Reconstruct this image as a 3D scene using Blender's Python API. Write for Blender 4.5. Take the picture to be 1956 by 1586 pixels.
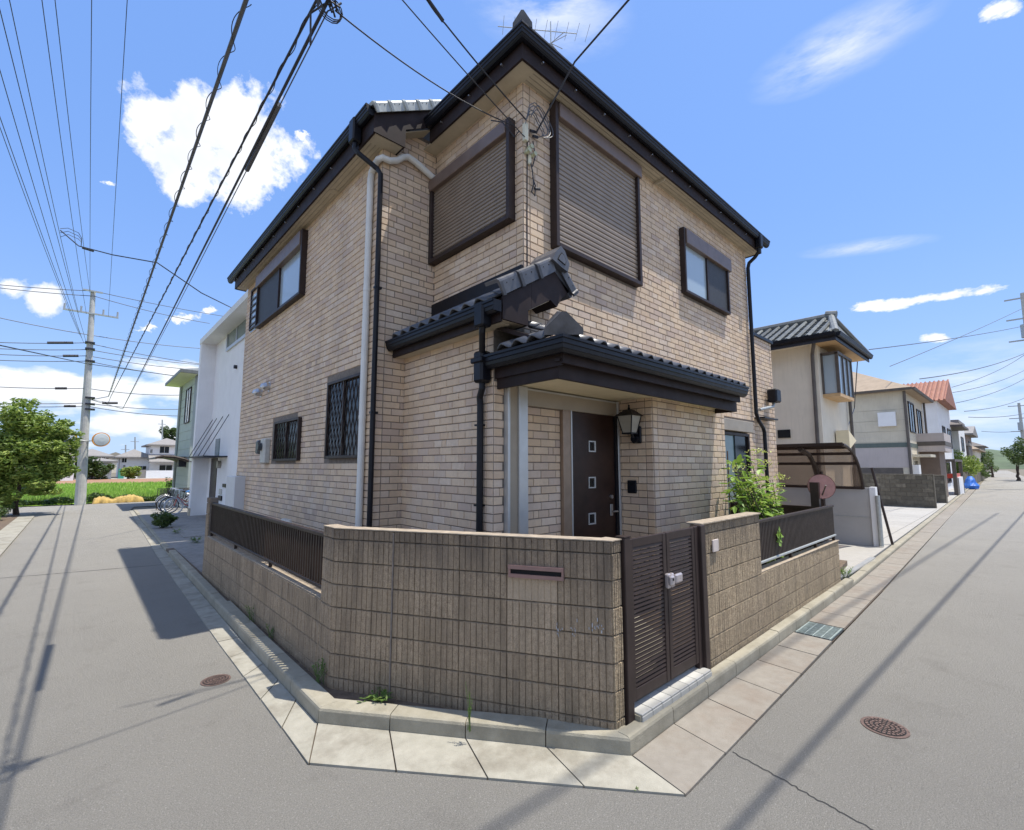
import bpy, math, random
import numpy as np
from mathutils import Vector, Matrix
random.seed(7); rng = np.random.RandomState(5)
S = bpy.context.scene
for o in list(bpy.data.objects): bpy.data.objects.remove(o)
COL = S.collection

# ------------------------------------------------------------ camera
FPX, CX, CY = 892.0, 978.0, 793.0
TH = math.atan(97/892); AZ = math.radians(47.3)
FW = np.array([math.cos(AZ)*math.cos(TH), math.sin(AZ)*math.cos(TH), math.sin(TH)])
RT = np.array([math.sin(AZ), -math.cos(AZ), 0.]); UP = np.cross(RT, FW); EYE = np.array([0, 0, 2.05])
cd = bpy.data.cameras.new('camera'); cam = bpy.data.objects.new('camera', cd); COL.objects.link(cam)
cd.sensor_fit = 'HORIZONTAL'; cd.sensor_width = 36; cd.lens = 36*FPX/1956
cd.clip_start = .05; cd.clip_end = 4000
M = Matrix.Identity(4)
for i in range(3):
    M[i][0] = RT[i]; M[i][1] = UP[i]; M[i][2] = -FW[i]; M[i][3] = EYE[i]
cam.matrix_world = M
S.camera = cam
S.render.resolution_x = 1024; S.render.resolution_y = 830
# ------------------------------------------------------------ light
SUNV = Vector((-.24, .20, -1)).normalized()          # direction the light travels
sd = bpy.data.lights.new('sun', 'SUN'); sun = bpy.data.objects.new('sun', sd); COL.objects.link(sun)
sd.energy = 4.1; sd.angle = math.radians(.53); sd.color = (1, .94, .84)
sun.rotation_euler = (-SUNV).to_track_quat('Z', 'Y').to_euler(); sun.location = (0, 0, 30)
S.view_settings.view_transform = 'Standard'; S.view_settings.look = 'None'
S.view_settings.exposure = .60; S.view_settings.gamma = 1
S.render.engine = 'CYCLES'

def cray(u, v):
    d = FW*FPX + RT*(u-CX) - UP*(v-CY); return d/np.linalg.norm(d)
def PZ(u, v, z): d = cray(u, v); return EYE + d*(z-2.05)/d[2]
def PX(u, v, x): d = cray(u, v); return EYE + d*x/d[0]
def PY(u, v, y): d = cray(u, v); return EYE + d*y/d[1]
def proj(p):
    d = np.asarray(p, float)-EYE; w = d@FW
    return (CX+FPX*(d@RT)/w, CY-FPX*(d@UP)/w)

# ------------------------------------------------------------ sky
W = bpy.data.worlds.new('World'); S.world = W; W.use_nodes = True
nt = W.node_tree; nt.nodes.clear()
def N(t, typ, **kw):
    n = t.nodes.new(typ)
    for k, v in kw.items(): setattr(n, k, v)
    return n
def mth(t, op, a, b=None, c=None, clamp=False):
    n = N(t, 'ShaderNodeMath', operation=op); n.use_clamp = clamp
    for i, x in enumerate((a, b, c)):
        if x is None: continue
        if isinstance(x, (int, float)): n.inputs[i].default_value = x
        else: t.links.new(x, n.inputs[i])
    return n.outputs[0]
def make_sky():
    t = nt; L = t.links
    out = N(t, 'ShaderNodeOutputWorld'); bg = N(t, 'ShaderNodeBackground'); L.new(bg.outputs[0], out.inputs[0])
    sk = N(t, 'ShaderNodeTexSky', sky_type='NISHITA', sun_disc=False)
    sk.sun_elevation = math.asin(-SUNV.z); sk.sun_rotation = math.atan2(-SUNV.x, -SUNV.y)
    sk.air_density = 1.0; sk.dust_density = .6; sk.ozone_density = 1.3
    bg.inputs[1].default_value = .13
    W.cycles.sampling_method = 'MANUAL'; W.cycles.sample_map_resolution = 512
    tc = N(t, 'ShaderNodeTexCoord')
    def dot(vec):
        n = N(t, 'ShaderNodeVectorMath', operation='DOT_PRODUCT'); L.new(tc.outputs['Generated'], n.inputs[0])
        n.inputs[1].default_value = vec; return n.outputs['Value']
    def blob(u, v, ru, rv, ang=0):
        """angular ellipse around the direction of a cloud; 1 at the middle, 0 on its rim"""
        c = cray(u, v); e1 = cray(u+20, v)-c; e1 /= np.linalg.norm(e1); e2 = np.cross(c, e1); e2 /= np.linalg.norm(e2)
        su = np.linalg.norm(cray(u+ru, v)-c); sv = np.linalg.norm(cray(u, v+rv)-c)
        a = math.radians(ang); x = e1*math.cos(a)+e2*math.sin(a); y = -e1*math.sin(a)+e2*math.cos(a)
        x = x/su; y = y/sv
        d1 = mth(t, 'MULTIPLY_ADD', dot(tuple(x)), 1, -float(c@x)); d2 = mth(t, 'MULTIPLY_ADD', dot(tuple(y)), 1, -float(c@y))
        r = mth(t, 'SQRT', mth(t, 'ADD', mth(t, 'MULTIPLY', d1, d1), mth(t, 'MULTIPLY', d2, d2)))
        front = mth(t, 'GREATER_THAN', dot(tuple(c)), .2)
        return mth(t, 'SUBTRACT', mth(t, 'MULTIPLY', mth(t, 'SUBTRACT', 3, r), front), 2)
    def mx(l):
        o = l[0]
        for x in l[1:]: o = mth(t, 'SMOOTH_MAX', o, x, .25)
        return o
    def noise(scale, detail=8, rough=.6, stretch=(1, 1, 1), rot=(0, 0, 0)):
        m = N(t, 'ShaderNodeMapping'); L.new(tc.outputs['Generated'], m.inputs[0]); m.inputs['Scale'].default_value = stretch; m.inputs['Rotation'].default_value = rot
        n = N(t, 'ShaderNodeTexNoise'); n.inputs['Scale'].default_value = scale; n.inputs['Detail'].default_value = detail; n.inputs['Roughness'].default_value = rough
        L.new(m.outputs[0], n.inputs[0]); return n.outputs['Fac']
    n1 = noise(8, 7, .62); n1c = mth(t, 'SUBTRACT', n1, .5)
    cum = mx([blob(400, 235, 150, 70), blob(360, 300, 95, 100), blob(470, 320, 120, 75, -20), blob(300, 230, 75, 45), blob(340, 360, 65, 40),
              blob(20, 545, 60, 42), blob(75, 570, 45, 34)])
    sm = mx([blob(575, 258, 22, 20), blob(350, 607, 32, 10), blob(280, 628, 22, 9), blob(405, 594, 18, 9), blob(205, 348, 22, 12)])
    a5 = mth(t, 'MULTIPLY', mth(t, 'ADD', sm, mth(t, 'MULTIPLY_ADD', noise(38, 4, .65, (1, 1, 1.4)), 4.5, -2.5)), 2.2, clamp=True)
    low = mx([blob(110, 745, 270, 46, 0), blob(420, 735, 190, 42), blob(-150, 740, 260, 60), blob(220, 810, 65, 22), blob(290, 805, 50, 15), blob(330, 830, 60, 14), blob(90, 850, 130, 12)])
    a1 = mth(t, 'MULTIPLY', mth(t, 'ADD', cum, mth(t, 'MULTIPLY_ADD', n1c, 3.4, -.12)), 3.6, clamp=True)
    a2 = mth(t, 'MULTIPLY', mth(t, 'ADD', low, mth(t, 'MULTIPLY_ADD', noise(9, 6, .6, (1, 1, 2.6)), 2.6, -1.3)), 2.4, clamp=True)
    right = mx([blob(1757, 573, 135, 12, -11), blob(1690, 585, 60, 12, -6), blob(1785, 646, 34, 11), blob(1915, 16, 62, 20, -15)])
    a3 = mth(t, 'MULTIPLY', mth(t, 'ADD', right, mth(t, 'MULTIPLY_ADD', noise(17, 5, .65, (1, 1, 2)), 3.0, -1.55)), 2.6, clamp=True)
    ws = noise(9, 6, .62, (1, 1, 4.2), (.5, .45, 0))
    wisp = mx([blob(1600, 95, 160, 58, -28), blob(1050, 10, 140, 90, 10), blob(1650, 472, 120, 14, -8), blob(1870, 760, 200, 110)])
    a4 = mth(t, 'MULTIPLY', mth(t, 'MULTIPLY', mth(t, 'ADD', wisp, .25, clamp=True), mth(t, 'MULTIPLY_ADD', ws, 3.4, -1.2, clamp=True)), .62, clamp=True)
    # unseen sky overhead and behind: scattered cumulus added for a whiter fill light
    sep = N(t, 'ShaderNodeSeparateXYZ'); L.new(tc.outputs['Generated'], sep.inputs[0])
    hb = mth(t, 'MULTIPLY', mth(t, 'SUBTRACT', .30, dot((float(FW[0]), float(FW[1]), 0.))), 2.2, clamp=True)
    a6 = mth(t, 'MULTIPLY', hb, mth(t, 'MULTIPLY', mth(t, 'MULTIPLY', mth(t, 'SUBTRACT', noise(2.6, 6, .6, (1, 1, 1.6)), .49), 9), mth(t, 'MULTIPLY', sep.outputs[2], 6, clamp=True), clamp=True), clamp=True)
    a2 = mth(t, 'MAXIMUM', a2, a6)
    cl = mth(t, 'MAXIMUM', mth(t, 'MAXIMUM', a1, a2), mth(t, 'MAXIMUM', a3, mth(t, 'MAXIMUM', a4, a5)))
    # base colour: pull the physical sky a little towards the softer blue of the photograph
    hsv = N(t, 'ShaderNodeHueSaturation'); hsv.inputs['Hue'].default_value = .503; hsv.inputs['Saturation'].default_value = 1.1; hsv.inputs['Value'].default_value = 1.62
    L.new(sk.outputs[0], hsv.inputs['Color'])
    zen = mth(t, 'POWER', mth(t, 'SUBTRACT', 1, mth(t, 'ABSOLUTE', sep.outputs[2])), 6.0, clamp=True)
    m0 = N(t, 'ShaderNodeMix', data_type='RGBA'); m0.inputs[0].default_value = .78; L.new(hsv.outputs[0], m0.inputs[6]); m0.inputs[7].default_value = (1.0, 2.0, 4.6, 1)
    mh = N(t, 'ShaderNodeMix', data_type='RGBA'); L.new(mth(t, 'MULTIPLY', zen, .9), mh.inputs[0]); L.new(m0.outputs[2], mh.inputs[6]); mh.inputs[7].default_value = (2.9, 3.9, 5.3, 1)
    shade = mth(t, 'MULTIPLY_ADD', noise(9, 4, .6), 1.5, -.3, clamp=True)
    cc = N(t, 'ShaderNodeMix', data_type='RGBA'); L.new(shade, cc.inputs[0]); cc.inputs[6].default_value = (4.5, 4.8, 5.4, 1); cc.inputs[7].default_value = (6.3, 6.35, 6.45, 1)
    mc = N(t, 'ShaderNodeMix', data_type='RGBA'); L.new(cl, mc.inputs[0]); L.new(mh.outputs[2], mc.inputs[6]); L.new(cc.outputs[2], mc.inputs[7])
    L.new(mc.outputs[2], bg.inputs[0])
make_sky()

# ------------------------------------------------------------ materials
def nmat(name):
    m = bpy.data.materials.new(name); m.use_nodes = True; t = m.node_tree
    return m, t, t.nodes['Principled BSDF']
def mixc(t, fac, a, b, mode='MIX'):
    n = N(t, 'ShaderNodeMix', data_type='RGBA', blend_type=mode)
    for i, x in ((0, fac), (6, a), (7, b)):
        if isinstance(x, (int, float)): n.inputs[i].default_value = x
        elif isinstance(x, tuple): n.inputs[i].default_value = (*x, 1) if len(x) == 3 else x
        else: t.links.new(x, n.inputs[i])
    return n.outputs[2]
def tnoise(t, scale, detail=4, rough=.55, stretch=None, w=None):
    tc = N(t, 'ShaderNodeNewGeometry'); n = N(t, 'ShaderNodeTexNoise')
    n.inputs['Scale'].default_value = scale; n.inputs['Detail'].default_value = detail; n.inputs['Roughness'].default_value = rough
    if stretch:
        m = N(t, 'ShaderNodeMapping'); m.inputs['Scale'].default_value = stretch
        t.links.new(tc.outputs['Position'], m.inputs[0]); t.links.new(m.outputs[0], n.inputs[0])
    else: t.links.new(tc.outputs['Position'], n.inputs[0])
    return n.outputs['Fac']
def rampf(t, x, lo, hi): return mth(t, 'DIVIDE', mth(t, 'SUBTRACT', x, lo), hi-lo, clamp=True)
def bump(t, b, h, strength, dist):
    n = N(t, 'ShaderNodeBump'); n.inputs['Strength'].default_value = strength; n.inputs['Distance'].default_value = dist
    t.links.new(h, n.inputs['Height']); t.links.new(n.outputs[0], b.inputs['Normal'])
def tone(t):
    a = N(t, 'ShaderNodeAttribute'); a.attribute_name = 'tone'; return a.outputs['Fac']
def simple(name, c, rough=.6, var=.12, scale=6, metal=0., bmp=0., bscale=80, spec=.5, tv=0., streak=0.):
    m, t, b = nmat(name)
    n = rampf(t, tnoise(t, scale, 6), .3, .7)
    dark = tuple(x*(1-var) for x in c); lite = tuple(min(1, x*(1+var)) for x in c)
    col = mixc(t, n, dark, lite)
    if tv: col = mixc(t, tone(t), col, tuple(x*(1-tv) for x in c))
    if streak:
        s = rampf(t, tnoise(t, 3, 6, .6, (6, 6, .5)), .5, .78); col = mixc(t, mth(t, 'MULTIPLY', s, streak), col, tuple(x*.45 for x in c))
    t.links.new(col, b.inputs['Base Color']); b.inputs['Metallic'].default_value = metal
    b.inputs['Specular IOR Level'].default_value = spec
    t.links.new(mth(t, 'MULTIPLY_ADD', tnoise(t, scale*2.3, 5), .25, rough-.12), b.inputs['Roughness'])
    if bmp: bump(t, b, tnoise(t, bscale, 5), bmp, .01)
    return m
MT = {}
def brick_mat():
    m, t, b = nmat('brick'); T = tone(t)
    r = N(t, 'ShaderNodeValToRGB'); t.links.new(T, r.inputs[0]); r.color_ramp.interpolation = 'LINEAR'
    cs = [(0, (.60, .44, .295)), (.22, (.73, .57, .405)), (.45, (.67, .505, .345)), (.62, (.57, .43, .325)), (.8, (.72, .59, .46)), (1, (.50, .375, .30))]
    e = r.color_ramp.elements
    e[0].position = 0; e[0].color = (*cs[0][1], 1); e[1].position = 1; e[1].color = (*cs[-1][1], 1)
    for p, c in cs[1:-1]:
        k = e.new(p); k.color = (*c, 1)
    n = rampf(t, tnoise(t, 22, 6, .65), .35, .7)
    col = mixc(t, mth(t, 'MULTIPLY', n, .42), r.outputs[0], (.52, .395, .285))
    sp = rampf(t, tnoise(t, 260, 3, .6), .56, .75); col = mixc(t, mth(t, 'MULTIPLY', sp, .35), col, (.62, .52, .42))
    dirt = rampf(t, tnoise(t, 1.6, 7, .65, (1.6, 1.6, .3)), .48, .8); col = mixc(t, mth(t, 'MULTIPLY', dirt, .42), col, (.25, .21, .18))
    t.links.new(col, b.inputs['Base Color']); b.inputs['Roughness'].default_value = .72
    h = mth(t, 'ADD', mth(t, 'MULTIPLY', tnoise(t, 55, 5), .7), mth(t, 'MULTIPLY', tnoise(t, 300, 3), .3)); bump(t, b, h, .55, .008)
    return m
def block_mat(name, c1, c2, c3, coarse=1.):
    m, t, b = nmat(name); T = tone(t)
    g = rampf(t, tnoise(t, 95*coarse, 4, .7), .36, .66); g2 = rampf(t, tnoise(t, 30*coarse, 4, .6), .4, .68)
    col = mixc(t, g, c1, c2); col = mixc(t, mth(t, 'MULTIPLY', g2, .5), col, c3)
    col = mixc(t, mth(t, 'MULTIPLY', T, .55, clamp=True), col, tuple(x*.62 for x in c1))
    st = rampf(t, tnoise(t, 2.2, 7, .65, (5, 5, .6)), .46, .70)
    col = mixc(t, mth(t, 'MULTIPLY', st, .78), col, tuple(x*.38 for x in c1))
    # weathering: the coping and top course stay blacker than the rest
    gp = N(t, 'ShaderNodeNewGeometry'); sz = N(t, 'ShaderNodeSeparateXYZ'); t.links.new(gp.outputs['Position'], sz.inputs[0])
    top = mth(t, 'MULTIPLY', rampf(t, sz.outputs[2], .95, 1.46), rampf(t, tnoise(t, 4, 6, .6, (2, 2, .5)), .2, .62))
    col = mixc(t, mth(t, 'MULTIPLY', top, .68), col, (.085, .07, .06))
    dmp = mth(t, 'MULTIPLY', rampf(t, sz.outputs[2], .55, .05), rampf(t, tnoise(t, 5, 5, .6), .25, .7)); col = mixc(t, mth(t, 'MULTIPLY', dmp, .45), col, (.13, .115, .075))
    bl = rampf(t, tnoise(t, 1.1, 5, .6), .45, .7); col = mixc(t, mth(t, 'MULTIPLY', bl, .3), col, (.20, .16, .125))
    pl_ = rampf(t, mth(t, 'MULTIPLY', T, -1), .0, 1.0); col = mixc(t, mth(t, 'MULTIPLY', pl_, .6), col, (.60, .47, .33))
    t.links.new(col, b.inputs['Base Color']); b.inputs['Roughness'].default_value = .93
    h = mth(t, 'ADD', mth(t, 'MULTIPLY', tnoise(t, 60*coarse, 4, .7), .6), mth(t, 'MULTIPLY', tnoise(t, 190*coarse, 3), .4)); bump(t, b, h, 1, .03)
    return m
def asphalt_mat():
    m, t, b = nmat('asphalt')
    f = rampf(t, tnoise(t, 130, 3, .8), .3, .72); md = rampf(t, tnoise(t, 42, 5, .7), .32, .68); lg = rampf(t, tnoise(t, .7, 6, .6), .3, .7)
    col = mixc(t, f, (.12, .113, .10), (.45, .43, .385)); col = mixc(t, mth(t, 'MULTIPLY', md, .45), col, (.24, .229, .203)); 
    pale = rampf(t, tnoise(t, 75, 2, .5), .62, .70); col = mixc(t, mth(t, 'MULTIPLY', pale, .6), col, (.5, .48, .44))
    col = mixc(t, mth(t, 'MULTIPLY', lg, .35), col, (.335, .32, .285))
    st = rampf(t, tnoise(t, 1.9, 7, .7), .55, .8); col = mixc(t, mth(t, 'MULTIPLY', st, .4), col, (.13, .118, .105))
    wr = rampf(t, tnoise(t, .35, 4, .5, (1, .25, 1)), .45, .7); col = mixc(t, mth(t, 'MULTIPLY', wr, .25), col, (.21, .20, .183))
    t.links.new(col, b.inputs['Base Color']); b.inputs['Roughness'].default_value = .9; b.inputs['Specular IOR Level'].default_value = .25
    bump(t, b, mth(t, 'ADD', tnoise(t, 130, 3, .8), mth(t, 'MULTIPLY', tnoise(t, 42, 3), .8)), 1, .02)
    return m
def concrete(name, c1, c2, stain=(.2, .14, .10), sfac=.3):
    m, t, b = nmat(name); T = tone(t)
    col = mixc(t, rampf(t, tnoise(t, 9, 7, .65), .3, .7), c1, c2)
    col = mixc(t, mth(t, 'MULTIPLY', rampf(t, tnoise(t, 160, 3, .7), .5, .75), .35), col, tuple(x*.55 for x in c1))
    col = mixc(t, mth(t, 'MULTIPLY', rampf(t, tnoise(t, 2.1, 6, .65), .48, .75), sfac), col, stain)
    col = mixc(t, mth(t, 'MULTIPLY', T, .35), col, tuple(x*.6 for x in c1))
    t.links.new(col, b.inputs['Base Color']); b.inputs['Roughness'].default_value = .88
    bump(t, b, mth(t, 'ADD', tnoise(t, 120, 4), tnoise(t, 20, 4)), .5, .008)
    return m
def leaf_mat(name, c1, c2, c3, trans=.35):
    m, t, b = nmat(name); T = tone(t)
    r = N(t, 'ShaderNodeValToRGB'); t.links.new(T, r.inputs[0]); e = r.color_ramp.elements
    e[0].color = (*c1, 1); e[1].color = (*c3, 1); k = e.new(.5); k.color = (*c2, 1)
    t.links.new(r.outputs[0], b.inputs['Base Color']); b.inputs['Roughness'].default_value = .5
    tr = N(t, 'ShaderNodeBsdfTranslucent'); t.links.new(mixc(t, .5, r.outputs[0], (.25, .35, .05)), tr.inputs[0])
    ms = N(t, 'ShaderNodeMixShader'); ms.inputs[0].default_value = trans
    t.links.new(b.outputs[0], ms.inputs[1]); t.links.new(tr.outputs[0], ms.inputs[2]); t.links.new(ms.outputs[0], t.nodes['Material Output'].inputs[0])
    return m
def glass_mat(name, c, rough=.04, alpha=0):
    m, t, b = nmat(name); b.inputs['Base Color'].default_value = (*c, 1); b.inputs['Specular IOR Level'].default_value = .8
    t.links.new(mth(t, 'MULTIPLY_ADD', tnoise(t, 3, 3), .05, rough), b.inputs['Roughness'])
    bump(t, b, tnoise(t, 1.4, 2), .08, .05)
    if alpha:
        tr = N(t, 'ShaderNodeBsdfTransparent'); tr.inputs[0].default_value = (.85, .78, .72, 1); ms = N(t, 'ShaderNodeMixShader'); ms.inputs[0].default_value = alpha
        t.links.new(b.outputs[0], ms.inputs[1]); t.links.new(tr.outputs[0], ms.inputs[2]); t.links.new(ms.outputs[0], t.nodes['Material Output'].inputs[0])
    return m
MT['brick'] = brick_mat()
MT['mortar'] = simple('mortar', (.18, .152, .128), .9, .25, 20)
MT['block'] = block_mat('garden_block', (.57, .43, .285), (.23, .17, .115), (.70, .54, .37))
MT['blockr'] = block_mat('split_block', (.54, .42, .27), (.16, .115, .074), (.70, .55, .36), .6)
MT['cap'] = simple('coping', (.34, .28, .21), .9, .25, 14, bmp=.5)
MT['asphalt'] = asphalt_mat()
MT['seam'] = simple('tar_seam', (.035, .033, .032), .8, .3, 30)
MT['kerb'] = concrete('kerb_concrete', (.29, .265, .20), (.37, .34, .265), (.12, .105, .07), .5)
MT['gutter'] = concrete('gutter_concrete', (.23, .205, .17), (.29, .265, .225), (.19, .135, .095), .6)
MT['apron'] = concrete('pale_concrete', (.29, .275, .225), (.38, .36, .30), (.14, .118, .085), .8)
MT['drive'] = concrete('driveway', (.35, .335, .305), (.41, .395, .365), (.27, .25, .22), .4)
MT['soil'] = simple('soil', (.13, .095, .065), .95, .35, 12, bmp=.8)
MT['gravel'] = concrete('gravel', (.22, .21, .195), (.34, .325, .30), (.13, .12, .10), .4)
MT['earth'] = simple('ground', (.16, .14, .10), .95, .4, .3, bmp=.3)
MT['redsoil'] = simple('field_soil', (.30, .17, .10), .95, .3, .6, bmp=.6, bscale=6)
MT['brown'] = simple('brown_metal', (.035, .023, .020), .48, .2, 5, spec=.3)
MT['brownd'] = simple('dark_brown_board', (.024, .0155, .015), .6, .3, 4, spec=.22)
MT['fence'] = simple('fence_aluminium', (.034, .023, .018), .5, .2, 7, spec=.3)
MT['black'] = simple('black_pvc', (.0065, .007, .011), .42, .2, 8, spec=.28)
MT['slat'] = simple('shutter', (.255, .205, .16), .45, .1, 4, metal=.15)
MT['housing'] = simple('shutter_housing', (.165, .12, .10), .42, .12, 5, metal=.15)
MT['soffit'] = simple('soffit', (.46, .40, .30), .8, .1, 5)
MT['ceil'] = simple('porch_ceiling', (.72, .63, .44), .8, .06, 4)
MT['tile'] = simple('roof_tile', (.085, .09, .105), .34, .3, 9, spec=.5, tv=.45)
MT['tilem'] = simple('mossy_tile', (.13, .13, .115), .55, .6, 11, tv=.3, bmp=.5, bscale=40)
MT['gtile'] = simple('grey_tile', (.19, .20, .19), .5, .35, 5, tv=.6, bmp=.3)
MT['pipe'] = simple('white_conduit', (.66, .66, .63), .4, .06, 4)
MT['cream'] = simple('cream_duct', (.62, .60, .47), .5, .1, 6)
MT['alu'] = simple('aluminium', (.52, .53, .53), .35, .06, 6, metal=.5)
MT['bronze'] = simple('porch_frame', (.34, .29, .225), .45, .08, 4, metal=.2)
MT['bronze2'] = simple('bronze_jamb', (.30, .22, .16), .4, .1, 8, metal=.4)
MT['door'] = simple('door_leaf', (.030, .014, .010), .4, .3, 5, spec=.35)
MT['glassd'] = glass_mat('dark_glass', (.010, .011, .013), .10); MT['glassd'].node_tree.nodes['Principled BSDF'].inputs['Specular IOR Level'].default_value = .3
MT['glassp'] = glass_mat('curtained_glass', (.36, .44, .50), .12)
MT['glassg'] = glass_mat('garden_glass', (.12, .18, .18), .06)
MT['screen'] = simple('insect_screen', (.035, .037, .042), .6, .2, 30)
MT['steel'] = simple('steel', (.55, .55, .55), .3, .1, 10, metal=.9)
MT['lampg'] = simple('frosted_glass', (.32, .30, .25), .35, .1, 8)
MT['meter'] = simple('meter_box', (.50, .49, .44), .5, .12, 9)
MT['white'] = simple('white_render', (.78, .78, .785), .75, .04, 2, streak=.08)
MT['offw'] = simple('offwhite_wall', (.80, .73, .60), .8, .06, 2, streak=.2, tv=.4)
MT['offw2'] = simple('beige_siding', (.68, .62, .50), .8, .08, 1.5, streak=.3, tv=.5)
MT['pink'] = simple('pinkish_siding', (.55, .49, .47), .8, .06, 1.5, streak=.2, tv=.5)
MT['greenw'] = simple('green_siding', (.47, .53, .48), .6, .06, 2, tv=.5)
MT['greyroof'] = simple('grey_roof', (.27, .255, .24), .8, .15, 3, tv=.4)
MT['tanroof'] = simple('tan_shingle', (.36, .28, .20), .85, .15, 3, tv=.3, bmp=.3, bscale=20)
MT['orange'] = simple('orange_tile', (.34, .145, .095), .7, .25, 3, tv=.4)
MT['darkwood'] = simple('dark_panel', (.10, .085, .075), .6, .2, 4)
MT['woodsoffit'] = simple('wood_soffit', (.55, .36, .18), .6, .12, 6)
MT['cwall'] = simple('old_block', (.17, .148, .112), .95, .35, 6, bmp=.8, bscale=30, streak=.7, tv=.4)
MT['conc'] = simple('pole_concrete', (.47, .47, .44), .8, .12, 5, bmp=.3, streak=.15)
MT['cable'] = simple('cable', (.018, .02, .03), .5, .2, 10)
MT['cableg'] = simple('grey_cable', (.09, .10, .12), .5, .2, 10)
MT['galv'] = simple('galvanised', (.42, .44, .43), .45, .12, 14, metal=.5)
MT['mirror'] = glass_mat('mirror_face', (.55, .6, .62), .08)
MT['morange'] = simple('mirror_orange', (.75, .32, .05), .5, .1, 10)
MT['poly'] = glass_mat('smoky_sheet', (.20, .16, .135), .22, .7)
MT['dish'] = simple('faded_red_dish', (.40, .20, .165), .6, .15, 12)
MT['rust'] = simple('cast_iron', (.13, .085, .07), .7, .4, 40, metal=.2, bmp=.4)
MT['grate'] = simple('grate', (.34, .40, .38), .55, .25, 20, metal=.4)
MT['hole'] = simple('drain_dark', (.008, .008, .009), .9)
MT['stepw'] = simple('white_tile', (.50, .49, .45), .5, .08, 12, tv=.3)
MT['leaf'] = leaf_mat('tree_leaves', (.10, .17, .03), (.23, .33, .06), (.42, .49, .12))
MT['leaf2'] = leaf_mat('garden_leaves', (.09, .18, .025), (.19, .34, .05), (.32, .48, .09))
MT['leafd'] = leaf_mat('dark_leaves', (.02, .045, .012), (.045, .085, .02), (.08, .13, .03), .25)
MT['flower'] = leaf_mat('yellow_green_flowers', (.48, .52, .10), (.60, .62, .16), (.68, .68, .26), .3)
MT['weed'] = leaf_mat('weeds', (.07, .13, .03), (.12, .21, .045), (.20, .28, .07))
MT['grass'] = leaf_mat('field_grass', (.20, .35, .05), (.30, .46, .075), (.42, .55, .12), .3)
MT['grassb'] = simple('grass_base', (.30, .48, .06), .95, .3, 1.5, bmp=.6, bscale=8)
MT['bark'] = simple('bark', (.075, .055, .042), .95, .4, 20, bmp=.8)
MT['tarp'] = simple('yellow_netting', (.42, .29, .095), .9, .35, 5, bmp=1, bscale=9)
MT['blue'] = simple('blue_sheet', (.03, .16, .60), .5, .15, 6)
MT['rubber'] = simple('rubber', (.02, .02, .02), .7)
MT['red'] = simple('red_paint', (.55, .06, .04), .35)
MT['bluep'] = simple('blue_saddle', (.05, .18, .42), .5)
MT['silver'] = simple('silver_paint', (.55, .57, .60), .3, metal=.6)
MT['hill'] = simple('hill_woods', (.085, .115, .065), .95, .45, .06, bmp=.6, bscale=.3)
MT['paint'] = simple('white_scuff', (.42, .42, .43), .8, .3, 30)
MT['tag'] = simple('green_tag', (.30, .62, .18), .6)
MT['teal'] = simple('teal_sheet', (.05, .30, .24), .6)

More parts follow.
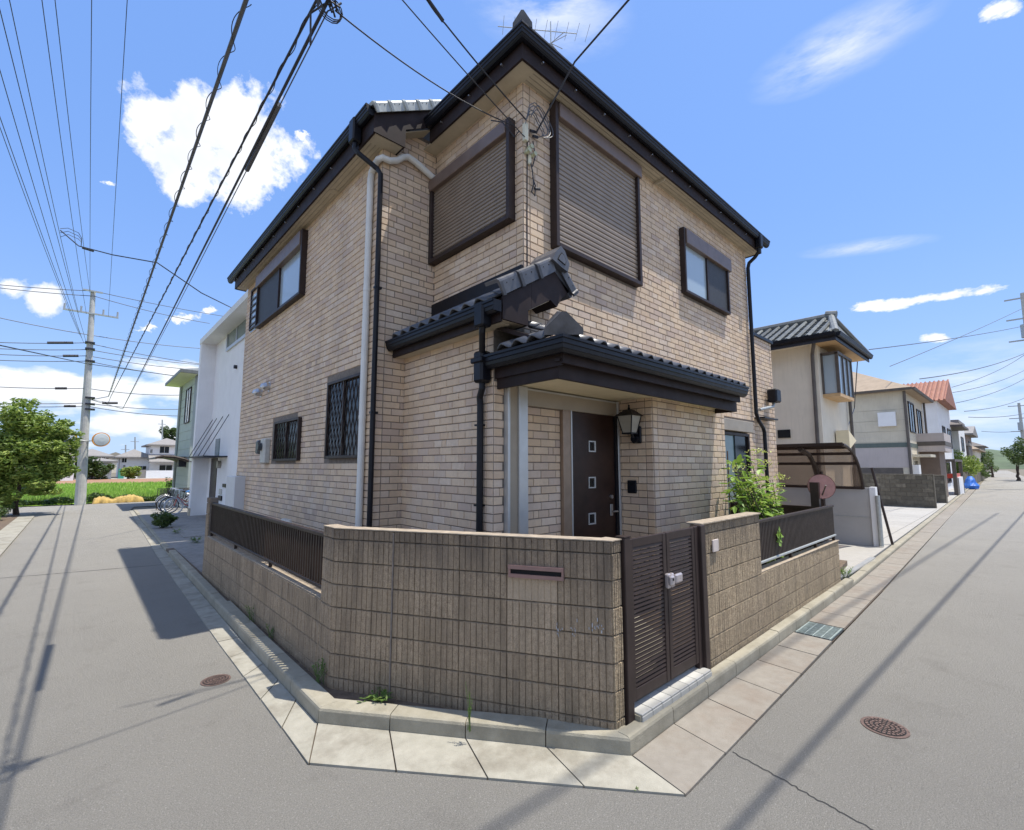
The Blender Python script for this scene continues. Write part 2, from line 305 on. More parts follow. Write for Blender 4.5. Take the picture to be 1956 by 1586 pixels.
# ------------------------------------------------------------ mesh helpers
class MB:
    def __init__(s): s.v = []; s.f = []; s.t = []
    def add(s, vs, fs, tone=.3):
        k = len(s.v); s.v += [tuple(map(float, p)) for p in vs]; s.f += [tuple(i+k for i in f) for f in fs]; s.t += [tone]*len(fs); return s
    def box(s, x0, x1, y0, y1, z0, z1, tone=.3, c=0):
        if c: return s.cbox(x0, x1, y0, y1, z0, z1, c, tone)
        vs = [(x, y, z) for z in (z0, z1) for y in (y0, y1) for x in (x0, x1)]
        return s.add(vs, [(0, 2, 3, 1), (4, 5, 7, 6), (0, 1, 5, 4), (2, 6, 7, 3), (0, 4, 6, 2), (1, 3, 7, 5)], tone)
    def cbox(s, x0, x1, y0, y1, z0, z1, c, tone=.3):
        c = min(c, abs(x1-x0)*.45, abs(y1-y0)*.45, abs(z1-z0)*.45)
        m = ((x0+x1)/2, (y0+y1)/2, (z0+z1)/2); h = (abs(x1-x0)/2, abs(y1-y0)/2, abs(z1-z0)/2); vs = []; idx = {}
        for sx in (-1, 1):
            for sy in (-1, 1):
                for sz in (-1, 1):
                    for a in range(3):
                        p = [h[0], h[1], h[2]]
                        for b in range(3):
                            if b != a: p[b] -= c
                        idx[(sx, sy, sz, a)] = len(vs); vs.append((m[0]+sx*p[0], m[1]+sy*p[1], m[2]+sz*p[2]))
        fs = []; R = (-1, 1)
        q = [(-1, -1), (1, -1), (1, 1), (-1, 1)]
        for a in range(3):
            b, d = (a+1) % 3, (a+2) % 3
            for sg in R:
                f = []
                for (i, j) in q:
                    k = [0, 0, 0]; k[a] = sg; k[b] = i; k[d] = j; f.append(idx[(*k, a)])
                fs.append(tuple(f if sg > 0 else f[::-1]))
        for a in range(3):
            b, d = (a+1) % 3, (a+2) % 3
            for i in R:
                for j in R:
                    k1 = [0]*3; k1[a] = -1; k1[b] = i; k1[d] = j; k2 = list(k1); k2[a] = 1
                    f = [idx[(*k1, b)], idx[(*k2, b)], idx[(*k2, d)], idx[(*k1, d)]]
                    fs.append(tuple(f if i*j < 0 else f[::-1]))
        for sx in R:
            for sy in R:
                for sz in R:
                    f = [idx[(sx, sy, sz, a)] for a in range(3)]; fs.append(tuple(f if sx*sy*sz > 0 else f[::-1]))
        return s.add(vs, fs, tone)
    def prism(s, poly, d, tone=.3):
        """poly: closed list of 3d points, extruded by vector d"""
        n = len(poly); d = np.asarray(d, float); vs = [tuple(p) for p in poly]+[tuple(np.asarray(p)+d) for p in poly]
        fs = [tuple(range(n)), tuple(range(2*n-1, n-1, -1))]+[(i, i+n, (i+1) % n+n, (i+1) % n) for i in range(n)]
        return s.add(vs, fs, tone)
    def tube(s, pts, r, n=8, caps=True, tone=.3, rs=None):
        pts = [np.asarray(p, float) for p in pts]; vs = []; m = len(pts); up = np.array([0, 0, 1.]); last = None
        for i, p in enumerate(pts):
            a = pts[min(i+1, m-1)]-pts[max(i-1, 0)]; a = a/(np.linalg.norm(a)+1e-12)
            if last is None:
                x = np.cross(a, up); x = np.cross(a, (1, 0, 0)) if np.linalg.norm(x) < .05 else x
            else: x = last-a*(last@a)
            x = x/np.linalg.norm(x); last = x; y = np.cross(a, x); rr = rs[i] if rs else r
            vs += [tuple(p+rr*(x*math.cos(k*2*math.pi/n)+y*math.sin(k*2*math.pi/n))) for k in range(n)]
        fs = [(i*n+k, i*n+(k+1) % n, (i+1)*n+(k+1) % n, (i+1)*n+k) for i in range(m-1) for k in range(n)]
        if caps: fs += [tuple(range(n))[::-1], tuple(range((m-1)*n, m*n))]
        return s.add(vs, fs, tone)
    def disc(s, c, r, n=20, tone=.3, nrm=(0, 0, 1), th=0):
        nrm = np.asarray(nrm, float); nrm /= np.linalg.norm(nrm); c = np.asarray(c, float)
        return s.tube([c, c+nrm*(th or .003)], r, n, True, tone)
    def build(s, name, m, parent=None, smooth=False, **props):
        me = bpy.data.meshes.new(name); me.from_pydata(s.v, [], s.f)
        at = me.attributes.new('tone', 'FLOAT', 'FACE'); at.data.foreach_set('value', np.array(s.t, dtype=np.float32))
        me.materials.append(MT[m] if isinstance(m, str) else m)
        if smooth: me.polygons.foreach_set('use_smooth', [True]*len(me.polygons))
        me.update(); return link(name, me, parent, **props)
def link(name, me, parent=None, **props):
    o = bpy.data.objects.new(name, me); COL.objects.link(o)
    if parent is not None: adopt(o, parent)
    for k, v in props.items(): o[k] = v
    return o
WM = {}
def wloc(p):
    l = Vector(p.location)
    while p.parent: p = p.parent; l = Vector(l) if p.type != 'EMPTY' else l+Vector(p.location)
    return l
def adopt(o, p):
    """children are modelled in world coordinates"""
    o.parent = p; r = p
    while r.parent: r = r.parent
    if p is r: o.matrix_parent_inverse = Matrix.Translation(-Vector(r.location))
def thing(name, label, cat, loc=(0, 0, 0), group=None):
    o = bpy.data.objects.new(name, None); COL.objects.link(o); o.location = loc; o.empty_display_size = .2
    o['label'] = label; o['category'] = cat
    if group: o['group'] = group
    return o
def tag(o, label, cat, group=None):
    o['label'] = label; o['category'] = cat
    if group: o['group'] = group
    return o
def struct(o): o['kind'] = 'structure'; return o
def sheet(name, poly, z, m, parent=None, th=.0):
    mb = MB()
    if th: mb.prism([(x, y, z-th) for x, y in poly], (0, 0, th))
    else: mb.add([(x, y, z) for x, y in poly], [tuple(range(len(poly)))])
    o = mb.build(name, m, parent)
    return o

# ------------------------------------------------------------ ground, roads
struct(sheet('ground', [(-900, -900), (900, -900), (900, 900), (-900, 900)], -.03, 'earth'))
struct(sheet('road', [(-1.15, -60), (-60, -60), (-60, -3.2), (-1.3, -3.2), (-1.15, 16), (-1.15, 27), (-2.6, 29.6), (-60, 31.5), (-60, 36.2), (-.6, 33.9), (1.2, 34.3), (60, 37.5), (60, 33), (2.2, 30.4), (1.88, 28), (1.46, 13.4), (1.36, 6), (1.31, 3.5), (2.93, 1.58), (10, 1.70), (28, 2.15), (60, 2.85), (300, 9), (300, 4.2), (60, -2.2), (2, -3.2), (2, -60)], 0, 'asphalt'))
def strip(name, pts, w, z, m):
    mb = MB(); P = [np.array([*p, 0.]) for p in pts]
    for a, b in zip(P[:-1], P[1:]):
        d = (b-a)/np.linalg.norm(b-a); n = np.array([-d[1], d[0], 0])*w/2
        mb.add([a-n+[0, 0, z], b-n+[0, 0, z], b+n+[0, 0, z], a+n+[0, 0, z]], [(0, 1, 2, 3)])
    return struct(mb.build(name, m))
def wob(a, b, n, amp):
    a = np.array(a); b = np.array(b); d = b-a; nn = np.array([-d[1], d[0]])/np.linalg.norm(d)
    return [tuple(a+d*i/n+nn*random.uniform(-amp, amp)) for i in range(n+1)]
a = PZ(0, 1105, 0)[:2]; b = PZ(338, 1077, 0)[:2]; strip('road_seam', wob(a, b, 30, .01), .022, .004, 'seam')
a = PZ(1400, 1437, 0)[:2]; b = PZ(1690, 1600, 0)[:2]; strip('road_seam', wob(a, b, 40, .012), .0075, .004, 'seam')

# kerbs: bed + stones
def run(pts, step):
    """split a polyline in pieces of about step; yields segment ends"""
    out = []
    for a, b in zip(pts[:-1], pts[1:]):
        a = np.array(a, float); b = np.array(b, float); L = np.linalg.norm(b-a); k = max(1, round(L/step))
        for i in range(k): out.append((a+(b-a)*i/k, a+(b-a)*(i+1)/k))
    return out
def kerb_piece(mb, a, b, wid, h, side, tone, gap=.004, z0=-.05, ch=.022, na=None, nb=None):
    """face on a-b, body extends to 'side' normal"""
    d = (b-a)/np.linalg.norm(b-a); n = np.array([-d[1], d[0]])*side; a2 = a+d*gap; b2 = b-d*gap
    j = random.uniform(-.003, .003); h = h+j
    na = n if na is None else na; nb = n if nb is None else nb
    def pr(p, nn): return [(*(p), z0), (*(p+nn*.004), h-ch*1.1), (*(p+nn*(ch*.5)), h-ch*.3), (*(p+nn*ch*1.3), h), (*(p+nn*wid), h), (*(p+nn*wid), z0)]
    A = pr(a2, na); B = pr(b2, nb); k = len(A)
    fs = [tuple(range(k)), tuple(range(2*k-1, k-1, -1))]+[(i, i+k, (i+1) % k+k, (i+1) % k) for i in range(k)]
    mb.add(A+B, fs, tone)
def slab_piece(mb, a, b, a2, b2, z, tone, gap=.005, th=.06):
    """quad slab a-b front, a2-b2 back"""
    P = [np.array(p, float) for p in (a, b, b2, a2)]; c = sum(P)/4; Q = []
    for p in P: d = c-p; Q.append(p+d/np.linalg.norm(d)*gap*1.4)
    mb.prism([(*q, z-th) for q in Q], (0, 0, th), tone)
# front right kerb
kr = struct(sheet('kerb', [(3.05, 2.04), (10, 2.12), (10, 2.3), (3.2, 2.3)], .085, 'soil', th=.12))
pts = [(3.02, 2.035), (9.9, 2.10)]
SG = run(pts, .6)
nd = np.array([-.64, -.77]); 
for i, (a, b) in enumerate(SG):
    mb = MB(); kerb_piece(mb, a, b, .105, .128, 1, random.random()*.8); mb.build('kerb_stone', 'kerb', kr)
# diagonal + left kerb
kl = struct(sheet('kerb', [(1.68, 14), (1.57, 6), (1.57, 3.97), (3.02, 2.06), (3.2, 2.2), (1.80, 4.35), (1.83, 14)], .085, 'soil', th=.12))
dpts = [(3.02, 2.03), (1.55, 3.96)]
for a, b in run(dpts, .6):
    mb = MB(); kerb_piece(mb, b, a, .165, .128, 1, random.random()*.5); mb.build('kerb_stone', 'kerb', kl)
lpts = [(1.55, 3.96), (1.56, 6), (1.66, 13.4), (2.0, 28)]
for a, b in run(lpts[:3], .6):
    mb = MB(); kerb_piece(mb, b, a, .155 if a[1] < 7.5 else .12, .128, 1, random.random()); mb.build('kerb_stone', 'kerb', kl)
mb = MB()
for a, b in run(lpts[2:], 1.2): kerb_piece(mb, b, a, .12, .05, 1, random.random())
mb.build('kerb_stone', 'kerb', kl, kind='stuff')
mb = MB()
for a, b in run([(9.9, 2.10), (28, 2.52), (60, 3.3), (160, 6)], 1.2): kerb_piece(mb, a, b, .13, .07, 1, random.random())
mb.build('kerb_stone', 'kerb', kr, kind='stuff')
# gutters (flat concrete slabs)
gu = struct(sheet('gutter', [(1.33, 14), (1.33, 3.52), (2.94, 1.60), (10, 1.72), (10, 2.12), (3.03, 2.04), (1.56, 3.96), (1.58, 14)], -.004, 'soil'))
def gut(front, back, n, z, m, piece=True, tones=.6):
    fa, fb = np.array(front[0], float), np.array(front[1], float); ba, bb = np.array(back[0], float), np.array(back[1], float)
    one = MB()
    for i in range(n):
        s0, s1 = i/n, (i+1)/n; mb = MB() if piece else one
        slab_piece(mb, fa+(fb-fa)*s0, fa+(fb-fa)*s1, ba+(bb-ba)*s0, ba+(bb-ba)*s1, z+random.uniform(0, .003), random.random()*tones)
        if piece: mb.build('slab', m, gu)
    if not piece: one.build('slab', m, gu, kind='stuff')
gut([(2.93, 1.58), (6.63, 1.66)], [(3.03, 2.03), (6.63, 2.065)], 6, .01, 'gutter')
gut([(7.25, 1.675), (10.2, 1.73)], [(7.25, 2.075), (10.2, 2.10)], 5, .01, 'gutter')
gut([(10.2, 1.73), (60, 2.9)], [(10.2, 2.10), (60, 3.3)], 60, .01, 'gutter', False)
gut([(1.315, 3.49), (1.34, 6.5)], [(1.55, 3.96), (1.56, 6.5)], 5, .012, 'apron', tones=.3)
gut([(1.34, 6.5), (1.46, 13.4)], [(1.56, 6.5), (1.66, 13.4)], 12, .012, 'apron', tones=.5)
gut([(1.46, 13.4), (1.86, 28)], [(1.66, 13.4), (2.0, 28)], 18, .012, 'apron', False)
gut([(1.315, 3.49), (2.93, 1.58)], [(1.55, 3.96), (3.03, 2.03)], 4, .012, 'apron', tones=.15)
# plots
struct(sheet('garden_soil', [(1.86, 10.1), (1.86, 4.4), (3.2, 2.3), (9.5, 2.32), (11.4, 2.5), (11.4, 13.3), (2.95, 13.3), (2.95, 10.1)], .17, 'soil', th=.18))
struct(sheet('forecourt', [(1.72, 10.35), (1.74, 13.4), (2.1, 28), (12, 28), (12, 10.35)], .05, 'gravel', th=.1))
struct(sheet('doorstep', [(2.3, 16), (4.2, 16), (4.2, 22.6), (2.5, 22.6)], .07, 'gravel', th=.1))
dv = struct(sheet('driveway', [(9.62, 2.27), (28.5, 2.68), (60, 3.5), (60, 14), (9.62, 14)], .08, 'drive', th=.1))
for i in range(11):
    for j in range(4):
        x = 15.1+i*1.24; y = 2.62+x*.0045+j*1.24
        mb = MB(); mb.prism([(x, y, .08), (x+1.225, y, .08), (x+1.225, y+1.225, .08), (x, y+1.225, .08)], (0, 0, .012+random.uniform(0, .003)), random.random()*.7); mb.build('slab', 'drive', dv)
# drain grate
gr = struct(sheet('drain', [(6.66, 1.67), (7.23, 1.67), (7.23, 2.07), (6.66, 2.07)], -.001, 'hole'))
mb = MB()
for i in range(12):
    x = 6.68+i*.0465; mb.box(x, x+.016, 1.68, 2.06, -.03, .014)
for i in range(5):
    y = 1.69+i*.0885; mb.box(6.67, 7.22, y, y+.012, -.03, .0125)
g = mb.build('drain_grate', 'grate'); tag(g, 'grey steel drain grating set in the gutter beside the right road', 'grating')
# valve covers
def cover(u, v, r, label):
    c = PZ(u, v, .0); t = thing('manhole_cover', label, 'manhole cover', (c[0], c[1], 0))
    mb = MB(); mb.tube([(c[0], c[1], -.01), (c[0], c[1], .006)], r, 28); mb.build('rim', 'rust', t)
    mb = MB(); mb.tube([(c[0], c[1], -.01), (c[0], c[1], .0075)], r*.86, 28, tone=.3); d = mb.build('lid', 'hole', t)
    mb = MB()
    for k in range(4):
        rr = r*(.14+.2*k); m = 6+6*k
        for i in range(m):
            a0 = 2*math.pi*(i+.12)/m; a1 = 2*math.pi*(i+.8)/m; pts = []
            for q in (rr-r*.065, rr+r*.065):
                for a in (a0, (a0+a1)/2, a1): pts.append((c[0]+q*math.cos(a), c[1]+q*math.sin(a), .004))
            poly = [pts[0], pts[1], pts[2], pts[5], pts[4], pts[3]]; mb.prism(poly, (0, 0, .008), random.random())
    mb.build('raised_pattern', 'rust', t)
cover(412, 1300, .125, 'small round rusty brown cover on the left road near the sunlit kerb')
cover(1690, 1390, .155, 'round dark iron cover in the middle of the right road')

# ------------------------------------------------------------ garden wall
def block_mesh(mb, a, b, z0, z1, nrm, th, ribs, depth, tone, seed=0):
    """ribbed block between plan points a,b; front at plane a-b facing nrm"""
    R = random.Random(seed); d = b-a; L = np.linalg.norm(d); d = d/L; g = .0012; prof = []
    n = max(1, ribs); w = (L-2*g)/n; gv = .0065
    for i in range(n):
        s0 = g+i*w; jd = depth*R.uniform(.0, .55)
        if i == 0: prof += [(s0, 0)]
        prof += [(s0+gv*.5, depth-jd), (s0+w-gv, depth-jd*R.uniform(.6, 1.2)), (s0+w-gv*.35, 0)]
    F = []
    for s, o in prof: p = a+d*s+nrm*o; F.append(p)
    zt, zb = z1-.003, z0+.003; vs = []; k = len(F)
    for p, (s, o) in zip(F, prof):
        base = a+d*s
        vs += [(*(base-nrm*.001), zb), (*(p), zb+.005), (*(p), zt-.005), (*(base-nrm*.001), zt)]
    fs = []
    for i in range(k-1):
        for j in range(3): fs.append((i*4+j, (i+1)*4+j, (i+1)*4+j+1, i*4+j+1))
    bk = a+d*g-nrm*th; bk2 = b-d*g-nrm*th; o = len(vs)
    vs += [(*bk, zb), (*bk, zt), (*bk2, zb), (*bk2, zt)]
    fs += [(o, 0, 1, 2, 3, o+1), ((k-1)*4, o+2, o+3, (k-1)*4+3, (k-1)*4+2, (k-1)*4+1), tuple([o+1]+[i*4+3 for i in range(k)]+[o+3]), (o+2, o, o+1, o+3)]
    mb.add(vs, fs, tone)
def wall_run(parent, A, B, zs, nrm, th, bl, ribs, depth, mat, off=0):
    A = np.array(A, float); B = np.array(B, float); L = np.linalg.norm(B-A); d = (B-A)/L; nrm = np.array(nrm, float); cnt = 0
    for r, (z0, z1) in enumerate(zs):
        s = 0; nx = off if off else bl
        k = round(L/bl); bw = L/k
        for i in range(k):
            tn = random.random()**1.3; md_ = A+d*(i+.5)*bw; u_, v_ = proj((*md_, (z0+z1)/2))
            if 990 < u_ < 1075 and 1100 < v_ < 1235 and nrm[0] < -.3: tn = -1. if v_ < 1165 else -.35
            mb = MB(); block_mesh(mb, A+d*i*bw, A+d*(i+1)*bw, z0, z1, nrm, th, ribs, depth*(.5 if tn < -.5 else 1), tn, random.random())
            mb.build('block', mat, parent)
rows = [(.0, .18)]+[(.18+.2*i, .38+.2*i) for i in range(6)]+[(1.38, 1.475)]
lowrows = [(.0, .18), (.18, .38), (.38, .58), (.58, .79)]
gw = thing('garden_wall', 'brown ribbed block wall round the corner with letter slot, low behind the left fence', 'garden wall', (1.8, 4.4, 0))
# mortar core
core = MB()
def corep(poly, z): core.prism([(x, y, 0) for x, y in poly], (0, 0, z))
TLx = 1.785
corep([(1.80, 10.0), (1.80, 4.62), (1.88, 4.62), (1.88, 10.0)], .782)
corep([(1.805, 4.6), (1.805, 4.345), (3.045, 2.20), (3.14, 2.20), (3.14, 2.29), (3.09, 2.29), (1.895, 4.36), (1.895, 4.6)], 1.468)
corep([(1.80, 10.0), (1.80, 10.16), (1.93, 10.16), (1.93, 10.0)], 1.47)
core.build('mortar_core', 'mortar', gw)
mb = MB(); mb.box(TLx, 1.91, 4.63, 10.0, .791, .80); mb.build('coping', 'cap', gw)
wall_run(gw, (TLx, 10.0), (TLx, 4.6), lowrows, (-1, 0), .02, .4, 8, .010, 'block')
wall_run(gw, (TLx, 4.6), (TLx, 4.335), rows, (-1, 0), .02, .265, 5, .0115, 'block')
D0 = np.array([TLx, 4.335]); D1 = np.array([3.035, 2.175]); dn = np.array([-(D0-D1)[1], (D0-D1)[0]]); dn = dn/np.linalg.norm(dn)
if dn@np.array([-1, -1]) < 0: dn = -dn
wall_run(gw, D0, D1, rows, dn, .02, .4, 8, .0115, 'block')
wall_run(gw, (3.035, 2.175), (3.155, 2.175), rows, (0, -1), .02, .12, 5, .014, 'blockr')
for z0, z1 in rows:      # end pillar by the white house
    wall_run(gw, (TLx, 10.17), (TLx, 10.0), [(z0, z1)], (-1, 0), .02, .17, 3, .01, 'block')
# coping of the tall part (rough top)
mb = MB(); top = [(TLx-.012, 4.6), (TLx-.012, 4.33), (3.03, 2.16), (3.16, 2.16), (3.16, 2.31), (3.10, 2.31), (1.91, 4.37), (1.91, 4.6)]
mb.prism([(x, y, 1.474) for x, y in top], (0, 0, .008)); mb.build('coping', 'cap', gw)
# back faces of the wall
mb = MB(); mb.prism([(1.897, 4.6, .1), (1.897, 4.365, .1), (3.095, 2.293, .1), (3.15, 2.293, .1), (3.15, 2.32, .1), (3.11, 2.32, .1), (1.925, 4.375, .1), (1.925, 4.6, .1)], (0, 0, 1.36)); mb.build('back_face', 'cap', gw)
# joint strip + letter slot + scuffs on the diagonal
dd = (D1-D0)/np.linalg.norm(D1-D0); nn3 = np.array([*dn, 0]); dd3 = np.array([*dd, 0])
def dpos(u, v):
    """point on the diagonal face under a viewing ray"""
    r = cray(u, v); p0 = np.array([*(D0+dn*.016), 0]); k = ((p0-EYE)@nn3)/(r@nn3); return EYE+r*k
def onface(mb, s0, s1, z0, z1, o0, o1, tone=.3):
    b = np.array([*D0, 0]); P = lambda s, z, o: b+dd3*s+nn3*o+[0, 0, z]
    vs = [P(s, z, o) for z in (z0, z1) for o in (o0, o1) for s in (s0, s1)]
    mb.add(vs, [(0, 2, 3, 1), (4, 5, 7, 6), (0, 1, 5, 4), (2, 6, 7, 3), (0, 4, 6, 2), (1, 3, 7, 5)], tone)
def sz(p): return (p[:2]-D0)@dd, p[2]
s0, z1 = sz(dpos(972, 1078)); s1, _ = sz(dpos(1077, 1085)); _, z0 = sz(dpos(1030, 1103))
mb = MB(); fr = .017
onface(mb, s0, s1, z1-.030, z1, -.01, .045); onface(mb, s0, s1, z0-.012, z0+fr, -.01, .034)
onface(mb, s0, s0+fr, z0+fr, z1-.026, -.01, .032); onface(mb, s1-fr, s1, z0+fr, z1-.026, -.01, .032)
sl = mb.build('letter_slot', simple('slot_metal', (.26, .165, .15), .35, .1, 8, metal=.3), gw)
mb = MB(); onface(mb, s0+fr, s1-fr, z0+fr, z1-.026, .0, .0175); mb.build('slot_flap', 'hole', sl)
s2, _ = sz(dpos(748, 1150)); mb = MB(); onface(mb, s2-.006, s2+.006, 0, 1.46, .0, .0165); mb.build('expansion_joint', 'mortar', gw)
s3, _ = sz(dpos(993, 1150)); s4, _ = sz(dpos(1054, 1150))
mb = MB(); R = random.Random(3)
for i in range(34):
    u = random.choice((1066, 1094, 1128, 1132, 1145))+R.gauss(0, 4); v = 1197+(8 if u < 1100 else 0)+R.gauss(0, 6)
    if u > 1155: continue
    s, z = sz(dpos(u, v)); w = R.uniform(.001, .004); h = R.uniform(.003, .012)
    onface(mb, s-w, s+w, z-h, z+h, .012, .0172+R.uniform(0, .0004))
mb.build('white_scuffs', 'paint', gw)

# right garden wall
gw2 = thing('garden_wall', 'rough split block wall on the right of the gate, stepping down under the fence', 'garden wall', (4.6, 2.2, 0))
core = MB(); corep([(4.53, 2.20), (6.02, 2.20), (6.02, 2.29), (4.53, 2.29)], 1.468); corep([(6.02, 2.20), (9.52, 2.215), (9.52, 2.29), (6.02, 2.29)], .782); core.build('mortar_core', 'mortar', gw2)
wall_run(gw2, (4.53, 2.18), (6.03, 2.18), rows, (0, -1), .02, .4, 8, .006, 'blockr')
wall_run(gw2, (6.03, 2.18), (9.53, 2.20), lowrows, (0, -1), .02, .4, 8, .006, 'blockr')
mb = MB(); mb.box(4.50, 6.035, 2.155, 2.315, 1.474, 1.492, c=.004); mb.build('coping', 'cap', gw2)
mb = MB(); mb.box(6.04, 9.53, 2.18, 2.31, .791, .803, c=.003); mb.build('coping', 'cap', gw2)
mb = MB(); mb.box(4.72, 4.85, 2.150, 2.166, 1.19, 1.31, c=.004); mb.build('name_plate', simple('blank_plate', (.55, .48, .44), .4, .1, 12), gw2)

# ------------------------------------------------------------ fences
def copy_obj(o, parent, d):
    c = o.copy(); COL.objects.link(c); c.parent = parent; c.matrix_parent_inverse = o.matrix_parent_inverse.copy(); c.location = Vector(o.location)+Vector(d); return c
fl = thing('fence', 'dark brown slatted fence on the low wall along the left road', 'fence', (1.84, 4.65, .8))
mb = MB(); mb.box(1.815, 1.865, 4.65, 9.99, 1.352, 1.392, c=.006); mb.build('rail', 'fence', fl)
mb = MB(); mb.box(1.815, 1.865, 4.65, 9.99, .862, .892, c=.006); mb.build('rail', 'fence', fl)
n = 76; y0 = 4.68
sl = MB().box(1.825, 1.852, y0, y0+.022, .892, 1.352).build('slat', 'fence', fl)
for i in range(1, n): copy_obj(sl, fl, (0, i*.0705, 0))
po = MB().box(1.82, 1.86, 4.655, 4.675, .79, .862).build('post', 'fence', fl)
for y in (1.75, 3.5, 5.25): copy_obj(po, fl, (0, y, 0))
frr = thing('fence', 'dark brown fence of close slats on the low wall right of the gate', 'fence', (6.1, 2.25, .8))
mb = MB(); mb.box(6.07, 9.5, 2.215, 2.265, 1.352, 1.39, c=.006); mb.build('rail', 'fence', frr)
mb = MB(); mb.box(6.07, 9.5, 2.21, 2.265, .872, .902, c=.006); mb.build('rail', 'galv', frr, label='grey bottom rail')
sl = MB().box(6.08, 6.112, 2.228, 2.255, .902, 1.352).build('slat', 'fence', frr)
for i in range(1, 68): copy_obj(sl, frr, (i*.0503, 0, 0))
po = MB().box(6.09, 6.13, 2.22, 2.26, .79, .872).build('post', 'fence', frr)
for x in (1.15, 2.3, 3.33): copy_obj(po, frr, (x, 0, 0))

# ------------------------------------------------------------ gate
GY = 2.16
gp = thing('gate_post', 'brown metal post at the left of the double gate, against the ribbed wall', 'gate post', (3.2, GY, 0))
MB().box(3.165, 3.25, GY-.02, GY+.06, .10, 1.49, c=.006).build('post', 'brown', gp)
MB().box(3.163, 3.252, GY-.022, GY+.062, 1.49, 1.498).build('cap', 'brown', gp)
gp = thing('gate_post', 'brown metal post at the right of the double gate, against the rough wall', 'gate post', (4.5, GY, 0))
MB().box(4.43, 4.52, GY-.03, GY+.06, .10, 1.478, c=.006).build('post', 'brown', gp)
MB().box(4.36, 4.43, GY+.0, GY+.05, .18, 1.47, c=.004).build('side_strip', 'brown', gp)
gt = thing('gate', 'brown louvred double gate with pale lever handles, closed', 'gate', (3.25, GY, .2))
def leaf(x0, x1):
    z0, z1 = .235, 1.465; w = .055
    mb = MB(); mb.box(x0, x0+w, GY+.005, GY+.042, z0, z1, c=.004); mb.box(x1-w, x1, GY+.005, GY+.042, z0, z1, c=.004)
    mb.box(x0+w, x1-w, GY+.008, GY+.039, z0, z0+.09, c=.003); mb.box(x0+w, x1-w, GY+.008, GY+.039, z1-.07, z1, c=.003)
    l = mb.build('gate_leaf', 'brown', gt); base = None; m = 31; dz = (z1-.07-z0-.09)/m
    for i in range(m):
        z = z0+.09+dz*(i+.3)
        if base is None:
            b = MB(); b.prism([(x0+w, GY+.010, z), (x0+w, GY+.014, z+.022), (x0+w, GY+.022, z+.024), (x0+w, GY+.036, z+.004), (x0+w, GY+.034, z)], (x1-x0-2*w, 0, 0))
            base = b.build('louvre', 'brown', l); zb = z
        else: copy_obj(base, l, (0, 0, z-zb))
    return l
l1 = leaf(3.262, 3.835); l2 = leaf(3.845, 4.36)
hm = simple('handle_metal', (.46, .42, .42), .3, .06, 8, metal=.4)
mb = MB(); mb.box(3.785, 3.835, GY-.035, GY+.005, 1.0, 1.125, c=.01); mb.box(3.775, 3.84, GY-.07, GY-.035, 1.03, 1.115, c=.012); mb.build('handle', hm, l1)
mb = MB(); mb.box(3.85, 3.895, GY-.035, GY+.005, 1.0, 1.12, c=.01); mb.box(3.868, 3.985, GY-.065, GY-.035, 1.035, 1.115, c=.012); mb.build('handle', hm, l2)
MB().box(3.792, 3.812, GY-.074, GY-.069, 1.075, 1.095).build('keyhole', 'hole', l1)
# tiled threshold
st = thing('threshold', 'step faced with small white tiles under the double gate', 'step', (3.3, 2.1, .1))
MB().box(3.25, 4.43, 2.095, 2.24, .10, .168).build('bed', 'kerb', st)
for i in range(8):
    x = 3.262+i*.146
    mb = MB(); mb.box(x, x+.14, 2.088, 2.23, .168, .182, random.random()*.8, c=.003); mb.box(x, x+.14, 2.080, 2.0945, .12, .166, .6, c=.002); mb.build('tile', 'stepw', st)
struct(sheet('garden_path', [(3.27, 2.25), (4.4, 2.25), (5.7, 3.9), (3.6, 3.9)], .18, 'kerb', th=.02))

# ------------------------------------------------------------ THE HOUSE
xL, y1, xL2, y0, xg, yb, xR = 2.93, 5.95, 3.84, 3.957, 3.37, 3.372, 11.0
yF = 13.35; zt = 6.655; xb0, xb1 = 5.73, 8.02; ztf = 6.96
H = thing('brick_house', 'two storey tan brick faced house with dark roof edges on the street corner', 'house', (7, 8, .2))
core = MB()
e = .0
def cb(x0, x1, yy0, yy1, z0, z1): core.box(x0, x1, yy0, yy1, z0, z1)
cb(xL, xR, y1, yF, .15, zt)                # rear block incl. left wing
cb(xL2, xR, y0, yF-.001, .15, ztf-.001)          # front block
cb(xg, xL2, y0, y1, .15, 3.72); cb(3.12, xL2, y1, 6.5, zt+.001, 7.16)             # ground floor bump
cb(xb0, xb1, yb, y0, .15, 3.0)             # bay
cb(xR, 12.6, 4.05, 12.8, .15, 5.13)        # right rear extension
wall = core.build('wall', 'mortar', H)
BR = []   # bricks: (pixel size, verts, faces, tone)
BH, BL, G, PR = .0950, .265, .0095, .009
